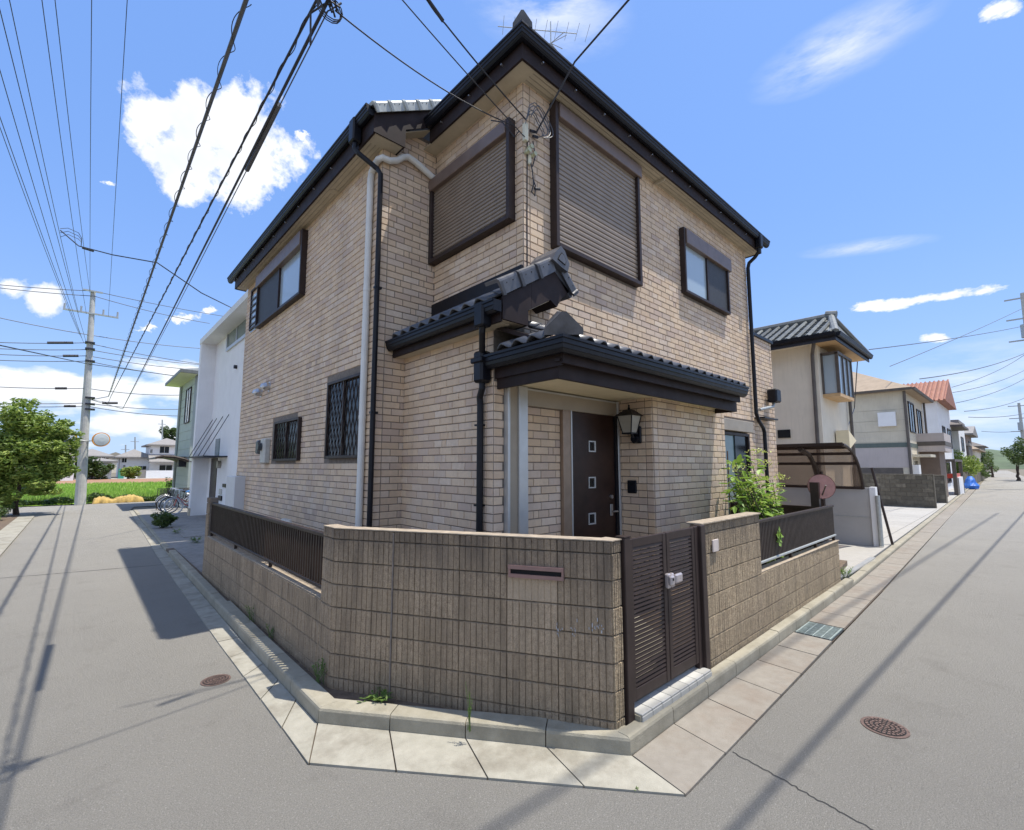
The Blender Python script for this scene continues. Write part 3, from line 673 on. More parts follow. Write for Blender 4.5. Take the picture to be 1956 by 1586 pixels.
def brick_face(o, du, nrm, width, z0, z1, holes=(), q0=False, q1=False, half=0):
    o = np.array(o, float); du = np.array(du, float); nrm = np.array(nrm, float); k0 = int(round(z0/BH)); z = k0*BH; r = k0
    while z < z1-.02:
        zb, ze = z+G/2, min(z+BH-G/2, z1)
        segs = []; a, b = 0, width
        if q0: segs.append((0, .115 if r % 2 else .115)); a = .115
        if q1: b = width-.115
        s = a-(BL*.5 if (r % 2) else 0)+half
        R = random.Random(r*131+int(o[0]*97+o[1]*57)); 
        while s < b:
            l = BL
            if R.random() < .10: segs.append((s, s+BL*.33)); segs.append((s+BL*.33, s+BL)); s += BL; continue
            segs.append((s, s+l)); s += l
        if q1: segs.append((b, width))
        for (p, q) in segs:
            lo = a if p < b and not (q0 and p == 0) else p
            if q0 and p == 0 and q <= .116: lo, hi = 0, .115
            elif q1 and p >= b-1e-6: lo, hi = b, width
            else: lo, hi = max(p, a), min(q, b)
            lo += G/2; hi -= G/2
            if hi-lo < .02: continue
            parts = [(lo, hi)]
            for (h0, h1, hz0, hz1) in holes:
                if ze <= hz0 or zb >= hz1: continue
                np_ = []
                for (c, d) in parts:
                    if d <= h0 or c >= h1: np_.append((c, d)); continue
                    if c < h0-.015: np_.append((c, h0))
                    if d > h1+.015: np_.append((h1, d))
                parts = np_
            for (c, d) in parts:
                pr = PR+R.uniform(-.0025, .0025); ch = .0045
                B = [o+du*x+np.array([0, 0, zz]) for zz in (zb, ze) for x in (c, d)]
                T = [o+du*x+nrm*pr+np.array([0, 0, zz]) for zz, x in ((zb+ch, c+ch), (zb+ch, d-ch), (ze-ch, c+ch), (ze-ch, d-ch))]
                vs = B+T; fs = [(4, 5, 7, 6), (0, 1, 5, 4), (1, 3, 7, 5), (3, 2, 6, 7), (2, 0, 4, 6)]
                if np.cross(du, (0, 0, 1))@nrm < 0: fs = [f[::-1] for f in fs]
                u0, v0 = proj(T[0]); u1, v1 = proj(T[3])
                vis = (v0+v1)/2 < 1012 and 0 < u0 < 1956
                BR.append((abs((u1-u0)*(v1-v0)) if vis else 0, vs, fs, R.random()))
        z += BH; r += 1
zb_ = .25
# (u along wall) left wall faces -X
winL = (9.0, 12.1, 5.32, 6.50); lat = (6.30, 7.68, 2.16, 3.44); sml = (9.02, 10.55, 2.14, 2.97)
brick_face((xL, y1, 0), (0, 1, 0), (-1, 0, 0), yF-y1, zb_, zt, [(w[0]-y1, w[1]-y1, w[2], w[3]) for w in (winL, lat, sml)], q0=True)
brick_face((xL, y1, 0), (1, 0, 0), (0, -1, 0), xL2-xL, zb_, zt, q0=True)
brick_face((3.12, y1, 0), (1, 0, 0), (0, -1, 0), xL2-3.12, 6.68, 7.1)
brick_face((xg, y0, 0), (0, 1, 0), (-1, 0, 0), y1-y0, zb_, 3.70, q0=True, q1=False)
brick_face((xL2, y0, 0), (0, 1, 0), (-1, 0, 0), y1-y0, 3.74, ztf, [(.15, y1-y0, 5.16, 6.46)], q0=True)
brick_face((xL2, y0, 0), (1, 0, 0), (0, -1, 0), xR-xL2, 3.0, ztf, [(4.40-xL2, 6.38-xL2, 4.92, 6.88), (7.92-xL2, 9.80-xL2, 5.22, 6.36)], q0=True, q1=True)
brick_face((xg, y0, 0), (1, 0, 0), (0, -1, 0), .155, zb_, 3.0)
brick_face((xb1, y0, 0), (1, 0, 0), (0, -1, 0), xR-xb1, zb_, 3.0, [(9.0-xb1, 10.55-xb1, .5, 3.0)], q1=True)
brick_face((xb0, yb, 0), (1, 0, 0), (0, -1, 0), xb1-xb0, zb_, 2.99, q0=True, q1=True)
brick_face((xb0, yb, 0), (0, 1, 0), (-1, 0, 0), y0-yb, zb_, 2.99, q0=True)
brick_face((xb1, yb, 0), (0, 1, 0), (1, 0, 0), y0-yb, zb_, 2.99)
brick_face((3.86, y0+.0, 0), (1, 0, 0), (0, -1, 0), .62, zb_, 2.78)
brick_face((xR, 4.05, 0), (1, 0, 0), (0, -1, 0), 1.6, zb_, 5.1, q1=True)
brick_face((xR, y0, 0), (0, 1, 0), (1, 0, 0), yF-y0, 5.15, ztf)
brick_face((12.6, 4.05, 0), (0, 1, 0), (1, 0, 0), 8.7, zb_, 5.1)
brick_face((xL, yF, 0), (1, 0, 0), (0, 1, 0), 4, zb_, zt)
BR.sort(key=lambda b: -b[0])
for a, vs, fs, tn in BR[:298]: MB().add(vs, fs, tn).build('brick', 'brick', wall)
mb = MB()
for a, vs, fs, tn in BR[298:]: mb.add(vs, fs, tn)
mb.build('brick', 'brick', wall, kind='stuff')

# --- main roof
ex, ey = 3.59, 3.707            # fascia planes of the front block
lx, vy = 2.68, 5.72            # fascia plane of left eave, verge plane
FB, FT = 6.95, 7.22; FBL, FTL = 6.645, 6.97
rf = MB(); k = .5; ze = 7.27; zl = 7.0
# front hip block and left wing as solid roof slabs
def roofpoly(pts): rf.prism(pts, (0, 0, -.05))
def zA(x): return zl+.6*(x-2.60)
# left wing plane (eave x=2.36), ridge x=7
roofpoly([(2.60, vy-.02, zA(2.60)), (4.8, vy-.02, zA(4.8)), (7, 8, zA(7)), (7, 12, zA(7)), (2.60, yF+.55, zA(2.60))])
f0 = 3.51
roofpoly([(f0, 3.62, ze), (f0, vy-.02, ze), (5.4, vy-.02, ze+k*2.1)])
roofpoly([(f0, 3.62, ze), (5.4, 5.45, ze+k*2.1), (7.0, 7.1, ze+k*3.7), (7.8, 7.1, ze+k*3.7), (11.55, 3.62, ze)])
roofpoly([(11.55, 3.62, ze), (7.8, 7.1, ze+k*3.7), (7.8, 12, ze+k*3.7), (11.55, yF+.55, ze)])
roofpoly([(2.60, yF+.55, zA(2.60)), (7, 12, zA(7)), (11.55, yF+.55, ze)])
rf.build('roof', 'tile', H)
# tile edge along the gutters
mb = MB()
for i in range(36):
    x = 3.58+i*.2275; mb.tube([(x, 3.61, ze-.01), (x, 3.85, ze+.11)], .038, 6, tone=random.random())
for i in range(9):
    y = 3.70+i*.2275; mb.tube([(3.50, y, ze-.01), (3.75, y, ze+.11)], .038, 6, tone=random.random())
for i in range(37):
    y = 5.82+i*.2275; mb.tube([(2.59, y, zl-.01), (2.85, y, zl+.13)], .038, 6, tone=random.random())
mb.build('eave_tiles', 'tile', H, kind='stuff')
# soffit
so = MB(); so.box(lx+.01, xL, y1, yF+.2, FBL+.005, FBL+.02); so.box(lx+.01, 3.12, vy+.01, y1, FBL+.004, FBL+.02)
so.box(ex+.01, xL2, ey+.01, y1, FB+.004, FB+.02); so.box(xL2, xR+.25, ey+.01, y0, FB+.005, FB+.02); so.box(xR, xR+.25, y0, yF, FB+.005, FB+.02)
so.prism([(3.15, vy+.02, 6.90), (3.60, vy+.02, 7.17), (3.60, vy+.02, 7.185), (3.15, vy+.02, 6.915)], (0, y1-vy-.02, 0))
so.build('soffit', 'soffit', H)
mb = MB()
for i in range(3):
    mb.box(lx+.06+i*.065, lx+.068+i*.065, y1, yF, FBL-.001, FBL+.004)
    mb.box(xL2, xR+.2, ey+.06+i*.065, ey+.068+i*.065, FB-.001, FB+.004)
mb.build('soffit_groove', 'bronze', H)
fa = MB()
fa.box(lx-.02, lx+.01, vy, yF+.22, FBL-.01, FTL); fa.box(ex-.02, ex+.01, ey-.02, vy, FB-.01, FT)
fa.box(ex+.012, xR+.27, ey-.02, ey+.01, FB-.01, FT); fa.box(xR+.25, xR+.28, ey+.012, yF+.2, FB-.01, FT); fa.box(lx+.012, xL, yF+.2, yF+.23, FBL-.01, FTL)
fa.build('fascia', 'brownd', H)
vb = MB(); q3 = lambda L, y: [(x, y, z) for x, z in L]
vb.prism(q3([(2.66, 6.645), (2.66, 6.92), (3.57, 7.47), (3.57, 7.18), (3.15, 6.925), (3.15, 6.645)], vy-.025), (0, .02, 0))
vb.build('verge_board', 'brownd', H)
MB().prism(q3([(3.12, 6.65), (3.12, 6.90), (3.148, 6.92), (3.148, 6.65)], vy), (0, y1-vy, 0)).build('box_end', 'brownd', H)
brick_dummy = 0
def verge_tile(parent, p, d, w, mat='tile', L=.27, hgt=.16, n=(0, -1, 0)):
    """boxy sleeve tile: p start on slope line, d slope direction (unit), n outward"""
    p = np.array(p, float); d = np.array(d, float); d /= np.linalg.norm(d); n = np.array(n, float); u = np.cross(n, d)
    if u[2] < 0: u = -u
    q = lambda a, b, c: p+d*a+n*b+u*c
    mb = MB(); sec = [(.03, -hgt), (.040, -.03), (.034, -.008), (.012, .008), (-.16, .016), (-.16, -.02), (.005, -.03), (.012, -hgt)]; m = len(sec)
    rings = [[q(a, b*g+o, c*g2) for b, c in sec] for a, g, o, g2 in ((0, 1.1, .012, 1.03), (.035, 1.2, .016, 1.06), (.05, 1.0, .004, 1.0), (L, 1.0, -.004, .97))]
    for A, B in zip(rings[:-1], rings[1:]): mb.add(A+B, [(i, i+m, (i+1) % m+m, (i+1) % m) for i in range(m)], random.random()*.5)
    mb.add(rings[0], [tuple(range(m))]); mb.add(rings[-1], [tuple(range(m))[::-1]])
    o = mb.build('verge_tile', mat, parent)
    for sx in (.35, .68):
        c = q(L*sx, .034, -hgt*.38); MB().tube([c, c+n*.008], .007, 6).build('screw', 'hole', o)
    return o
pale = simple('pale_verge_tile', (.42, .45, .44), .32, .2, 10, spec=.6)
for i in range(5):
    verge_tile(H, (2.60+i*.225, vy-.04, 7.035+i*.135), (1, 0, .6), 0, pale, L=.262, hgt=.145)
# hip cap at the front corner, ridge cap
def cap(pts, w, h, name='ridge_tile', mat='tile'):
    mb = MB(); a, b = np.array(pts[0], float), np.array(pts[1], float); d = (b-a)/np.linalg.norm(b-a); sd_ = np.cross(d, (0, 0, 1)); sd_ /= np.linalg.norm(sd_); up = np.cross(sd_, d)
    sec = [(-w, -h*.45), (-w*.97, -.05*h), (-w*.12, h), (w*.12, h), (w*.97, -.05*h), (w, -h*.45)]
    A = [a+sd_*x+up*y for x, y in sec]; B = [b+sd_*x*.9+up*y*.9 for x, y in sec]; m = 6
    mb.add(A+B, [tuple(range(m)), tuple(range(2*m-1, m-1, -1))]+[(i, i+m, (i+1) % m+m, (i+1) % m) for i in range(m)], random.random()*.5)
    return mb.build(name, mat, H)
hp = lambda q: (3.52+q, 3.63+q, ze+.06+k*q)
for i in range(9): cap([hp(i*.24-.01), hp(i*.24+.28)], .12, .125)
# gutters: half-box profile
GP = [(0, .0), (0, -.10), (.03, -.118), (.07, -.118), (.082, -.095), (.10, -.088), (.106, -.055), (.116, -.048), (.116, -.012), (.128, -.006), (.128, .018), (.108, .018), (.10, -.08), (.08, -.11), (.035, -.11), (.014, -.09), (.014, 0)]
def gutter(parent, a, b, out, name='gutter', m='black', caps=True, sc=1, mitre=0):
    a = np.array(a, float); b = np.array(b, float); out = np.array(out, float); mb = MB()
    dm = (b-a)/np.linalg.norm(b-a)*mitre
    A = [a+out*x*sc-dm*x*sc+np.array([0, 0, z*sc]) for x, z in GP]; B = [b+out*x*sc+np.array([0, 0, z*sc]) for x, z in GP]; m_ = len(GP)
    mb.add(A+B, [(i, i+m_, (i+1) % m_+m_, (i+1) % m_) for i in range(m_)])
    for P in (A, B): mb.add(P[0:12], [tuple(range(12))])
    L = np.linalg.norm(b-a); d = (b-a)/L
    return mb.build(name, m, parent)
def brackets(parent, a, b, out, dz=-.17, step=.62, name='gutter_screw'):
    a = np.array(a, float); b = np.array(b, float); out = np.array(out, float); L = np.linalg.norm(b-a); d = (b-a)/L; n = int(L/step)
    for i in range(n):
        p = a+d*(i+.5)*L/n+np.array([0, 0, dz]); MB().tube([p+out*.0, p+out*.03], .012, 6).build(name, 'steel', parent)
gz = 7.25; gzl = 6.99
gutter(H, (lx-.02, vy-.02, gzl), (lx-.02, yF+.55, gzl), (-1, 0, 0)); brackets(H, (lx-.02, vy+.3, gzl), (lx-.02, yF+.3, gzl), (-1, 0, 0), step=.75)
gutter(H, (ex-.02, ey-.02, gz), (ex-.02, vy-.02, gz), (-1, 0, 0), mitre=1); brackets(H, (ex-.02, ey, gz), (ex-.02, vy, gz), (-1, 0, 0))
gutter(H, (ex-.02, ey-.02, gz), (xR+.50, ey-.02, gz), (0, -1, 0), mitre=1); brackets(H, (ex, ey-.02, gz), (xR+.3, ey-.02, gz), (0, -1, 0))
# downpipes
def tub(parent, pts, r, m, name, n=10): return MB().tube(pts, r, n).build(name, m, parent, smooth=False)
MB().box(lx-.165, lx-.03, 6.05, 6.22, 6.66, 7.02, c=.02).build('rain_hopper', 'black', H)
tub(H, [(lx-.10, 6.12, 6.70), (lx-.10, 6.12, 6.58), (2.62, 6.08, 6.50), (2.84, 5.92, 6.28), (2.87, 5.88, 6.2), (2.87, 5.88, .3)], .036, 'black', 'downpipe')
for z in (4.5, 2.75, 1.2): MB().box(2.83, 2.93, 5.85, 5.91, z, z+.03).build('pipe_clip', 'black', H)
tub(H, [(2.87, 6.20, .3), (2.87, 6.20, 6.26), (2.872, 6.18, 6.36), (2.868, 6.08, 6.43), (2.865, 5.96, 6.46), (2.89, 5.88, 6.46), (3.0, 5.875, 6.46), (3.12, 5.875, 6.52), (3.22, 5.875, 6.62), (3.30, 5.875, 6.66), (3.42, 5.875, 6.64), (3.76, 5.875, 6.52)], .047, 'pipe', 'white_conduit', 12)
for z in (4.55, 2.7): MB().tube([(2.87, 6.20, z), (2.87, 6.20, z+.05)], .051, 12).build('pipe_clip', 'pipe', H)
xp, yp = 10.85, 3.88
MB().box(10.86, 11.02, ey-.15, ey-.03, 6.93, 7.28, c=.02).build('rain_hopper', 'black', H)
tub(H, [(10.93, ey-.09, 6.95), (10.93, ey-.07, 6.85), (10.93, 3.72, 6.75), (10.93, 3.85, 6.66), (10.93, 3.88, 6.55), (10.93, 3.88, 3.2), (11.05, 3.88, 3.05), (11.3, 3.88, 2.9), (11.36, 3.88, 2.8), (11.36, 3.88, .3)], .04, 'black', 'downpipe')
# parapet of the extension and hopper on bracket
MB().box(xR+.02, 12.66, 4.00, 4.12, 5.10, 5.17).build('parapet_cap', 'black', H)
b_ = PY(1478, 760, 3.9)
MB().box(b_[0]-.16, b_[0]+.16, 3.78, 4.0, b_[2]-.12, b_[2]+.2, c=.03).build('rain_hopper', 'black', H)
tub(H, [(b_[0], 3.9, b_[2]-.1), (b_[0]-.08, 3.9, b_[2]-.22), (b_[0]-.9, 3.92, b_[2]-.36)], .035, 'galv', 'downpipe')
MB().box(b_[0]-.95, b_[0]-.1, 3.8, 4.05, b_[2]-.56, b_[2]-.53).build('bracket_shelf', 'black', H)

# --- windows
def window_frame(parent, plane, wall_c, out_c, a0, a1, z0, z1, fw=.06):
    """box frame round an opening; plane 'x' (faces -X) or 'y' (faces -Y)"""
    mb = MB()
    def bx(p0, p1, c0, c1, zz0, zz1):
        if plane == 'x': mb.box(c0, c1, p0, p1, zz0, zz1, c=.004)
        else: mb.box(p0, p1, c0, c1, zz0, zz1, c=.004)
    bx(a0, a0+fw, out_c, wall_c, z0, z1); bx(a1-fw, a1, out_c, wall_c, z0, z1)
    bx(a0+fw, a1-fw, out_c, wall_c, z0, z0+fw); bx(a0+fw, a1-fw, out_c, wall_c, z1-fw, z1)
    return mb.build('window', 'brown', parent)
def plate(parent, plane, c0, c1, a0, a1, z0, z1, m, name, c=0):
    mb = MB()
    if plane == 'x': mb.box(c0, c1, a0, a1, z0, z1, c=c)
    else: mb.box(a0, a1, c0, c1, z0, z1, c=c)
    return mb.build(name, m, parent)
def slats(parent, plane, c, a0, a1, z0, z1, n):
    dz = (z1-z0)/n; z = z0; prof = [(0, .002), (-.012, .010), (-.015, dz*.55), (-.011, dz-.012), (0, dz-.002)]
    if plane == 'x': poly = [(c+o, a0, z+h) for o, h in prof]; ext = (0, a1-a0, 0)
    else: poly = [(a0, c+o, z+h) for o, h in prof]; ext = (a1-a0, 0, 0)
    b = MB().prism(poly, ext).build('shutter_slat', 'slat', parent)
    for i in range(1, n): copy_obj(b, parent, (0, 0, dz*i))
# big shutter, right face
w = window_frame(H, 'y', y0, y0-.125, 4.33, 6.36, 4.88, 6.93)
slats(w, 'y', y0-.06, 4.39, 6.30, 4.94, 6.74, 25)
plate(w, 'y', y0-.15, y0-.03, 4.395, 6.40, 6.70, 6.90, 'housing', 'shutter_housing', .008)
# left-facing shutter
w = window_frame(H, 'x', xL2, xL2-.12, 4.09, 5.94, 5.13, 6.50)
slats(w, 'x', xL2-.055, 4.15, 5.88, 5.19, 6.34, 21)
plate(w, 'x', xL2-.14, xL2-.03, 4.152, 5.935, 6.30, 6.485, 'housing', 'shutter_housing', .008)
# right face small window
w = window_frame(H, 'y', y0, y0-.11, 7.84, 9.76, 5.18, 6.42, .05)
plate(w, 'y', y0-.135, y0-.03, 7.90, 9.86, 6.12, 6.40, 'housing', 'shutter_housing', .008)
plate(w, 'y', y0-.05, y0-.03, 7.89, 8.79, 5.23, 6.12, 'glassp', 'pane'); plate(w, 'y', y0-.07, y0-.055, 8.85, 9.71, 5.23, 6.12, 'screen', 'pane')
plate(w, 'y', y0-.085, y0-.045, 8.79, 8.85, 5.23, 6.12, 'brown', 'mullion')
# left upper window
w = window_frame(H, 'x', xL, xL-.12, 8.95, 12.0, 5.27, 6.56, .055)
plate(w, 'x', xL-.145, xL-.03, 9.01, 12.05, 6.26, 6.54, 'housing', 'shutter_housing', .008)
plate(w, 'x', xL-.04, xL-.03, 9.01, 10.42, 5.325, 6.26, 'glassp', 'pane'); plate(w, 'x', xL-.07, xL-.06, 10.49, 11.94, 5.325, 6.26, 'screen', 'pane')
plate(w, 'x', xL-.085, xL-.035, 10.42, 10.49, 5.325, 6.26, 'brown', 'mullion')
w = window_frame(H, 'x', xL, xL-.05, 12.15, 12.85, 5.4, 6.45, .05); plate(w, 'x', xL-.02, xL-.01, 12.2, 12.8, 5.35, 6.3, 'glassp', 'pane')
for i in range(5): plate(w, 'x', xL-.04, xL-.022, 12.2, 12.8, 5.55+i*.16, 5.515+i*.16, 'brown', 'bar')
# lattice windows
def lattice(a0, a1, z0, z1, n, dep=.075):
    w = window_frame(H, 'x', xL, xL-dep, a0, a1, z0, z1, .045)
    plate(w, 'x', xL-.025, xL-.015, a0+.045, (a0+a1)/2+.02, z0+.045, z1-.045, 'glassd', 'pane'); plate(w, 'x', xL-.045, xL-.03, (a0+a1)/2+.02, a1-.045, z0+.045, z1-.045, 'glassd', 'pane')
    plate(w, 'x', xL-.055, xL-.02, (a0+a1)/2, (a0+a1)/2+.04, z0+.045, z1-.045, 'brown', 'mullion')
    h = z1-z0-.09; W_ = a1-a0-.09; st_ = W_/n; run_ = h*.36
    for sg in (1, -1):
        k_ = -int(run_/st_)-1
        while k_*st_ < W_:
            s0_ = k_*st_; s1_ = s0_+run_; t0 = max(0, -s0_/run_); t1 = min(1, (W_-s0_)/run_)
            if t1-t0 > .03:
                za = z0+.045+h*(t0 if sg > 0 else 1-t0); zb2 = z0+.045+h*(t1 if sg > 0 else 1-t1)
                c = xL-dep+.02+(.006 if sg > 0 else 0)
                MB().tube([(c, a0+.045+s0_+run_*t0, za), (c, a0+.045+s0_+run_*t1, zb2)], .0055, 4).build('lattice_bar', 'fence', w)
            k_ += 1
lattice(6.27, 7.5, 2.16, 3.38, 9)
lattice(8.78, 10.22, 2.14, 2.93, 9)
# garden window right of bay
w = window_frame(H, 'y', y0, y0-.10, 9.05, 10.42, .5, 2.72, .06)
plate(w, 'y', y0-.04, y0-.02, 9.1, 9.75, .55, 2.67, 'glassg', 'pane'); plate(w, 'y', y0-.06, y0-.045, 9.75, 10.37, .55, 2.67, 'glassd', 'pane')
plate(w, 'y', y0-.16, y0-.005, 8.95, 10.5, 2.74, 2.97, 'bronze', 'shutter_housing', .008)
# vents, meter, tag
for yy, zz in ((11.55, 3.70), (10.95, 3.76)):
    mb = MB(); c = np.array([xL, yy, zz]); mb.tube([c-[.0, 0, 0], c-[.015, 0, 0]], .11, 14)
    mb.tube([c, c-[.07, 0, .0], c-[.12, 0, .02], c-[.15, 0, .06]], .09, 12, rs=[.09, .09, .085, .06]); mb.build('vent_hood', 'steel', H, smooth=False)
MB().box(xL-.12, xL, 10.62, 10.95, 2.1, 2.62, c=.02).build('meter_box', 'meter', H)
mb = MB().tube([(xL-.12, 10.86, 2.45), (xL-.20, 10.86, 2.45)], .085, 14); mb.box(xL-.14, xL-.01, 11.05, 11.25, 2.3, 2.6, c=.03); mb.build('electric_meter', simple('meter_body', (.05, .06, .07), .3, .1, 9), H)
MB().tube([(2.82, 7.5, 6.652), (2.82, 7.5, 6.64)], .07, 16).build('soffit_vent', 'soffit', H)
MB().box(7.0, 7.02, 3.75, 3.93, 6.90, 6.955).build('soffit_stay', 'soffit', H)

# --- lean-to roof over the ground floor bump
def tile_mesh(w=.2275, L=.3, n=8, th=.018):
    prof = []
    for i in range(n+1):
        s = i/n; z = .032*math.sin(s*2*math.pi-.6)*(1 if s < .62 else .8)+.01; prof.append((s*w*1.04, z))
    vs = []
    for y, dz in ((0, .012), (L, 0)):
        for x, z in prof: vs.append((x, y, z+dz))
    for y, dz in ((0, .012), (L, 0)):
        for x, z in prof: vs.append((x, y, z+dz-th))
    m = n+1; fs = []
    for i in range(n): fs += [(i, i+1, m+i+1, m+i), (2*m+i, 3*m+i, 3*m+i+1, 2*m+i+1), (i, 2*m+i, 2*m+i+1, i+1)]
    fs += [(0, m, 3*m, 2*m), (n, 2*m+n, 3*m+n, m+n)]
    me = bpy.data.meshes.new('roof_tile'); me.from_pydata(vs, [], fs)
    at = me.attributes.new('tone', 'FLOAT', 'FACE'); at.data.foreach_set('value', np.full(len(fs), random.random(), dtype=np.float32)); me.polygons.foreach_set('use_smooth', [True]*len(fs))
    return me
TM = [tile_mesh() for _ in range(5)]
for t_ in TM: t_.materials.append(MT['tile'])
TM2 = [tile_mesh() for _ in range(4)]
for t_ in TM2: t_.materials.append(MT['tilem'])
def tile_field(parent, org, along, up, cols, rws, clip=None, meshes=TM, w=.2275, L=.25, name='roof_tile'):
    org = Vector(org); ax = Vector(along).normalized(); uy = Vector(up).normalized(); nz = ax.cross(uy).normalized(); flip = nz.z < 0
    if flip: nz = -nz
    for r in range(rws):
        for c in range(cols):
            p = org+ax*(c*w)+uy*(r*L)+nz*(r*.002)
            if clip and not clip(p, c, r): continue
            m = Matrix.Identity(4)
            for i in range(3): m[i][0] = ax[i]; m[i][1] = uy[i]; m[i][2] = nz[i]; m[i][3] = p[i]
            o = link(name, random.choice(meshes), None); o.parent = parent; o.matrix_world = m
            o.matrix_parent_inverse = Matrix.Identity(4); o.matrix_basis = (PM(parent).inverted() @ m)
def PM(p):
    m = Matrix.Identity(4)
    ch = []
    while p is not None: ch.append(p); p = p.parent
    for q in reversed(ch): m = m @ (q.matrix_parent_inverse @ q.matrix_basis if q.parent else q.matrix_basis)
    return m
ls = .6; ly0 = 3.64
deck = MB(); deck.prism([(3.10, ly0, 3.78), (4.06, ly0, 3.78+ls*.96), (4.06, ly0, 3.72+ls*.96), (3.10, ly0, 3.72)], (0, y0-ly0+.001, 0))
deck.prism([(3.10, y0, 3.78), (3.84, y0, 3.78+ls*.74), (3.84, y0, 3.72+ls*.74), (3.10, y0, 3.72)], (0, y1-y0-.01, 0))
lr = deck.build('lean_to_roof', 'brownd', H)
tile_field(lr, (3.04, y1-.22, 3.80), (0, -1, 0), (1, 0, ls), 10, 4, clip=lambda p, c, r: p.y > ly0+.1)
MB().box(xL2-.04, xL2+.0, 3.95, y1, 4.26, 4.50).build('flashing', 'black', H)
MB().prism([(3.66, 3.96, 4.18), (xL2, 3.96, 4.33), (xL2, 3.96, 4.26)], (0, 1.97, 0)).build('flashing', 'black', H)
MB().box(3.19, xg, 3.70, y1, 3.585, 3.60).build('soffit', 'soffit', H)
MB().box(3.17, 3.20, 3.62, y1, 3.575, 3.76).build('fascia', 'brownd', H)
gutter(H, (3.17, 3.60, 3.775), (3.17, y1-.02, 3.775), (-1, 0, 0))
MB().box(3.05, 3.16, 3.585, 3.60, 3.66, 3.79, c=.005).build('gutter_end', 'black', H)
vy2 = 3.60; q3 = lambda L, y: [(x, y, z) for x, z in L]
MB().prism(q3([(3.19, 3.60), (3.19, 3.85), (3.62, 4.11), (3.62, 3.81), (3.57, 3.78), (3.57, 3.60)], vy2), (0, .025, 0)).build('verge_board', 'brownd', H)
MB().prism(q3([(3.623, 3.81), (3.623, 4.112), (4.02, 4.36), (4.28, 4.18), (4.13, 4.05), (4.05, 3.93), (3.94, 3.99)], vy2), (0, .025, 0)).build('verge_board', 'brownd', H)
MB().box(3.54, 3.57, vy2+.025, y0, 3.60, 3.84).build('box_end', 'brownd', H)
MB().box(3.20, 3.54, vy2+.025, y0, 3.60, 3.615).build('soffit', 'soffit', H)
MB().prism(q3([(3.62, 3.80), (3.94, 3.98), (3.94, 4.0), (3.62, 3.82)], vy2+.03), (0, .32, 0)).build('soffit', 'soffit', H)
MB().prism(q3([(3.945, 3.985), (4.05, 3.93), (4.13, 4.05), (4.25, 4.17), (4.02, 4.30)], vy2+.026), (0, y0-vy2-.03, 0)).build('gable_infill', 'brownd', H)
MB().prism(q3([(3.98, 4.40), (4.04, 4.44), (4.34, 4.14), (4.30, 4.10)], vy2), (0, .35, 0)).build('short_slope', 'tile', H)
for i in range(3): verge_tile(H, (3.07+i*.285, vy2-.01, 3.985+i*.285*ls), (1, 0, ls), 0, 'tile', L=.325, hgt=.17)
verge_tile(H, (4.40, vy2-.01, 4.19), (-.27, 0, .30), 0, 'tile', L=.33, hgt=.11)
c = np.array([4.04, vy2-.085, 4.50]); sec = [(-.15, -.05), (-.09, .06), (.0, .16), (.07, .12), (.155, -.02), (.12, -.13), (.0, -.10)]
mb = MB(); mb.prism([c+[x, 0, z] for x, z in sec], (0, .42, .0)); rt = mb.build('ridge_tile', 'tile', H)
mb = MB(); mb.prism([c+[x*.5+.01, -.006, z*.5] for x, z in sec], (0, .005, 0), 1); mb.build('crest', 'hole', rt)
mb = MB(); mb.prism([c+[x*.42+.01, -.010, z*.42] for x, z in sec], (0, .003, 0), 0); mb.build('crest', 'tile', rt)
# pipe from upper gutter to porch
MB().box(3.04, 3.18, 3.76, 3.92, 3.54, 3.82, c=.02).build('rain_hopper', 'black', H)
tub(H, [(3.11, 3.84, 3.56), (3.12, 3.86, 3.5), (3.26, 4.03, 3.28)], .036, 'black', 'downpipe')
MB().box(3.20, 3.36, 3.97, 4.13, 2.98, 3.34, c=.025).build('rain_hopper', 'black', H)
MB().box(3.18, 3.38, 3.95, 4.15, 3.20, 3.26, c=.01).build('hopper_rim', 'black', H)
tub(H, [(3.28, 4.05, 3.0), (3.28, 4.05, 2.92), (3.30, 4.12, 2.82), (3.31, 4.12, 2.75), (3.31, 4.12, .3)], .038, 'black', 'downpipe')
for z in (2.5, 1.6): MB().box(3.29, 3.37, 4.09, 4.2, z, z+.02).build('pipe_clip', 'black', H)

# --- porch roof
px0, px1, py0, pz = 3.36, 7.66, 2.93, 3.225
ps = .42
deck = MB(); deck.prism([(px0-.02, py0, pz+.0), (px0-.02, y0, pz+ps*(y0-py0)), (px0-.02, y0, pz+ps*(y0-py0)-.05), (px0-.02, py0, pz-.05)], (px1-px0, 0, 0))
pr_ = deck.build('porch_roof', 'brownd', H)
tile_field(pr_, (px0+.02, py0-.09, pz+.065), (1, 0, 0), (0, 1, ps), 19, 4, clip=lambda p, c, r: not (c < 1 and r > 0))
mb = MB(); 
for i in range(2): pass
MB().prism([(px0-.07, py0-.05, pz+.0), (px0-.07, 4.02, pz+.0), (xL2-.0, 3.95, pz+.33), (px0+.40, py0+.40, pz+.20)], (0, 0, -.04)).build('porch_roof_side', 'brownd', H)
tile_field(H, (px0-.13, 3.74, pz+.075), (0, -1, 0), (1, 0, .5), 3, 1)
cap([(px0-.07, py0-.09, pz+.13), (px0+.26, py0+.24, pz+.30)], .19, .15); cap([(px0+.22, py0+.20, pz+.28), (px0+.52, py0+.5, pz+.45)], .15, .13)
gutter(H, (px0, py0, pz+.03), (px1-.03, py0, pz+.03), (0, -1, 0), sc=1.1, mitre=1)
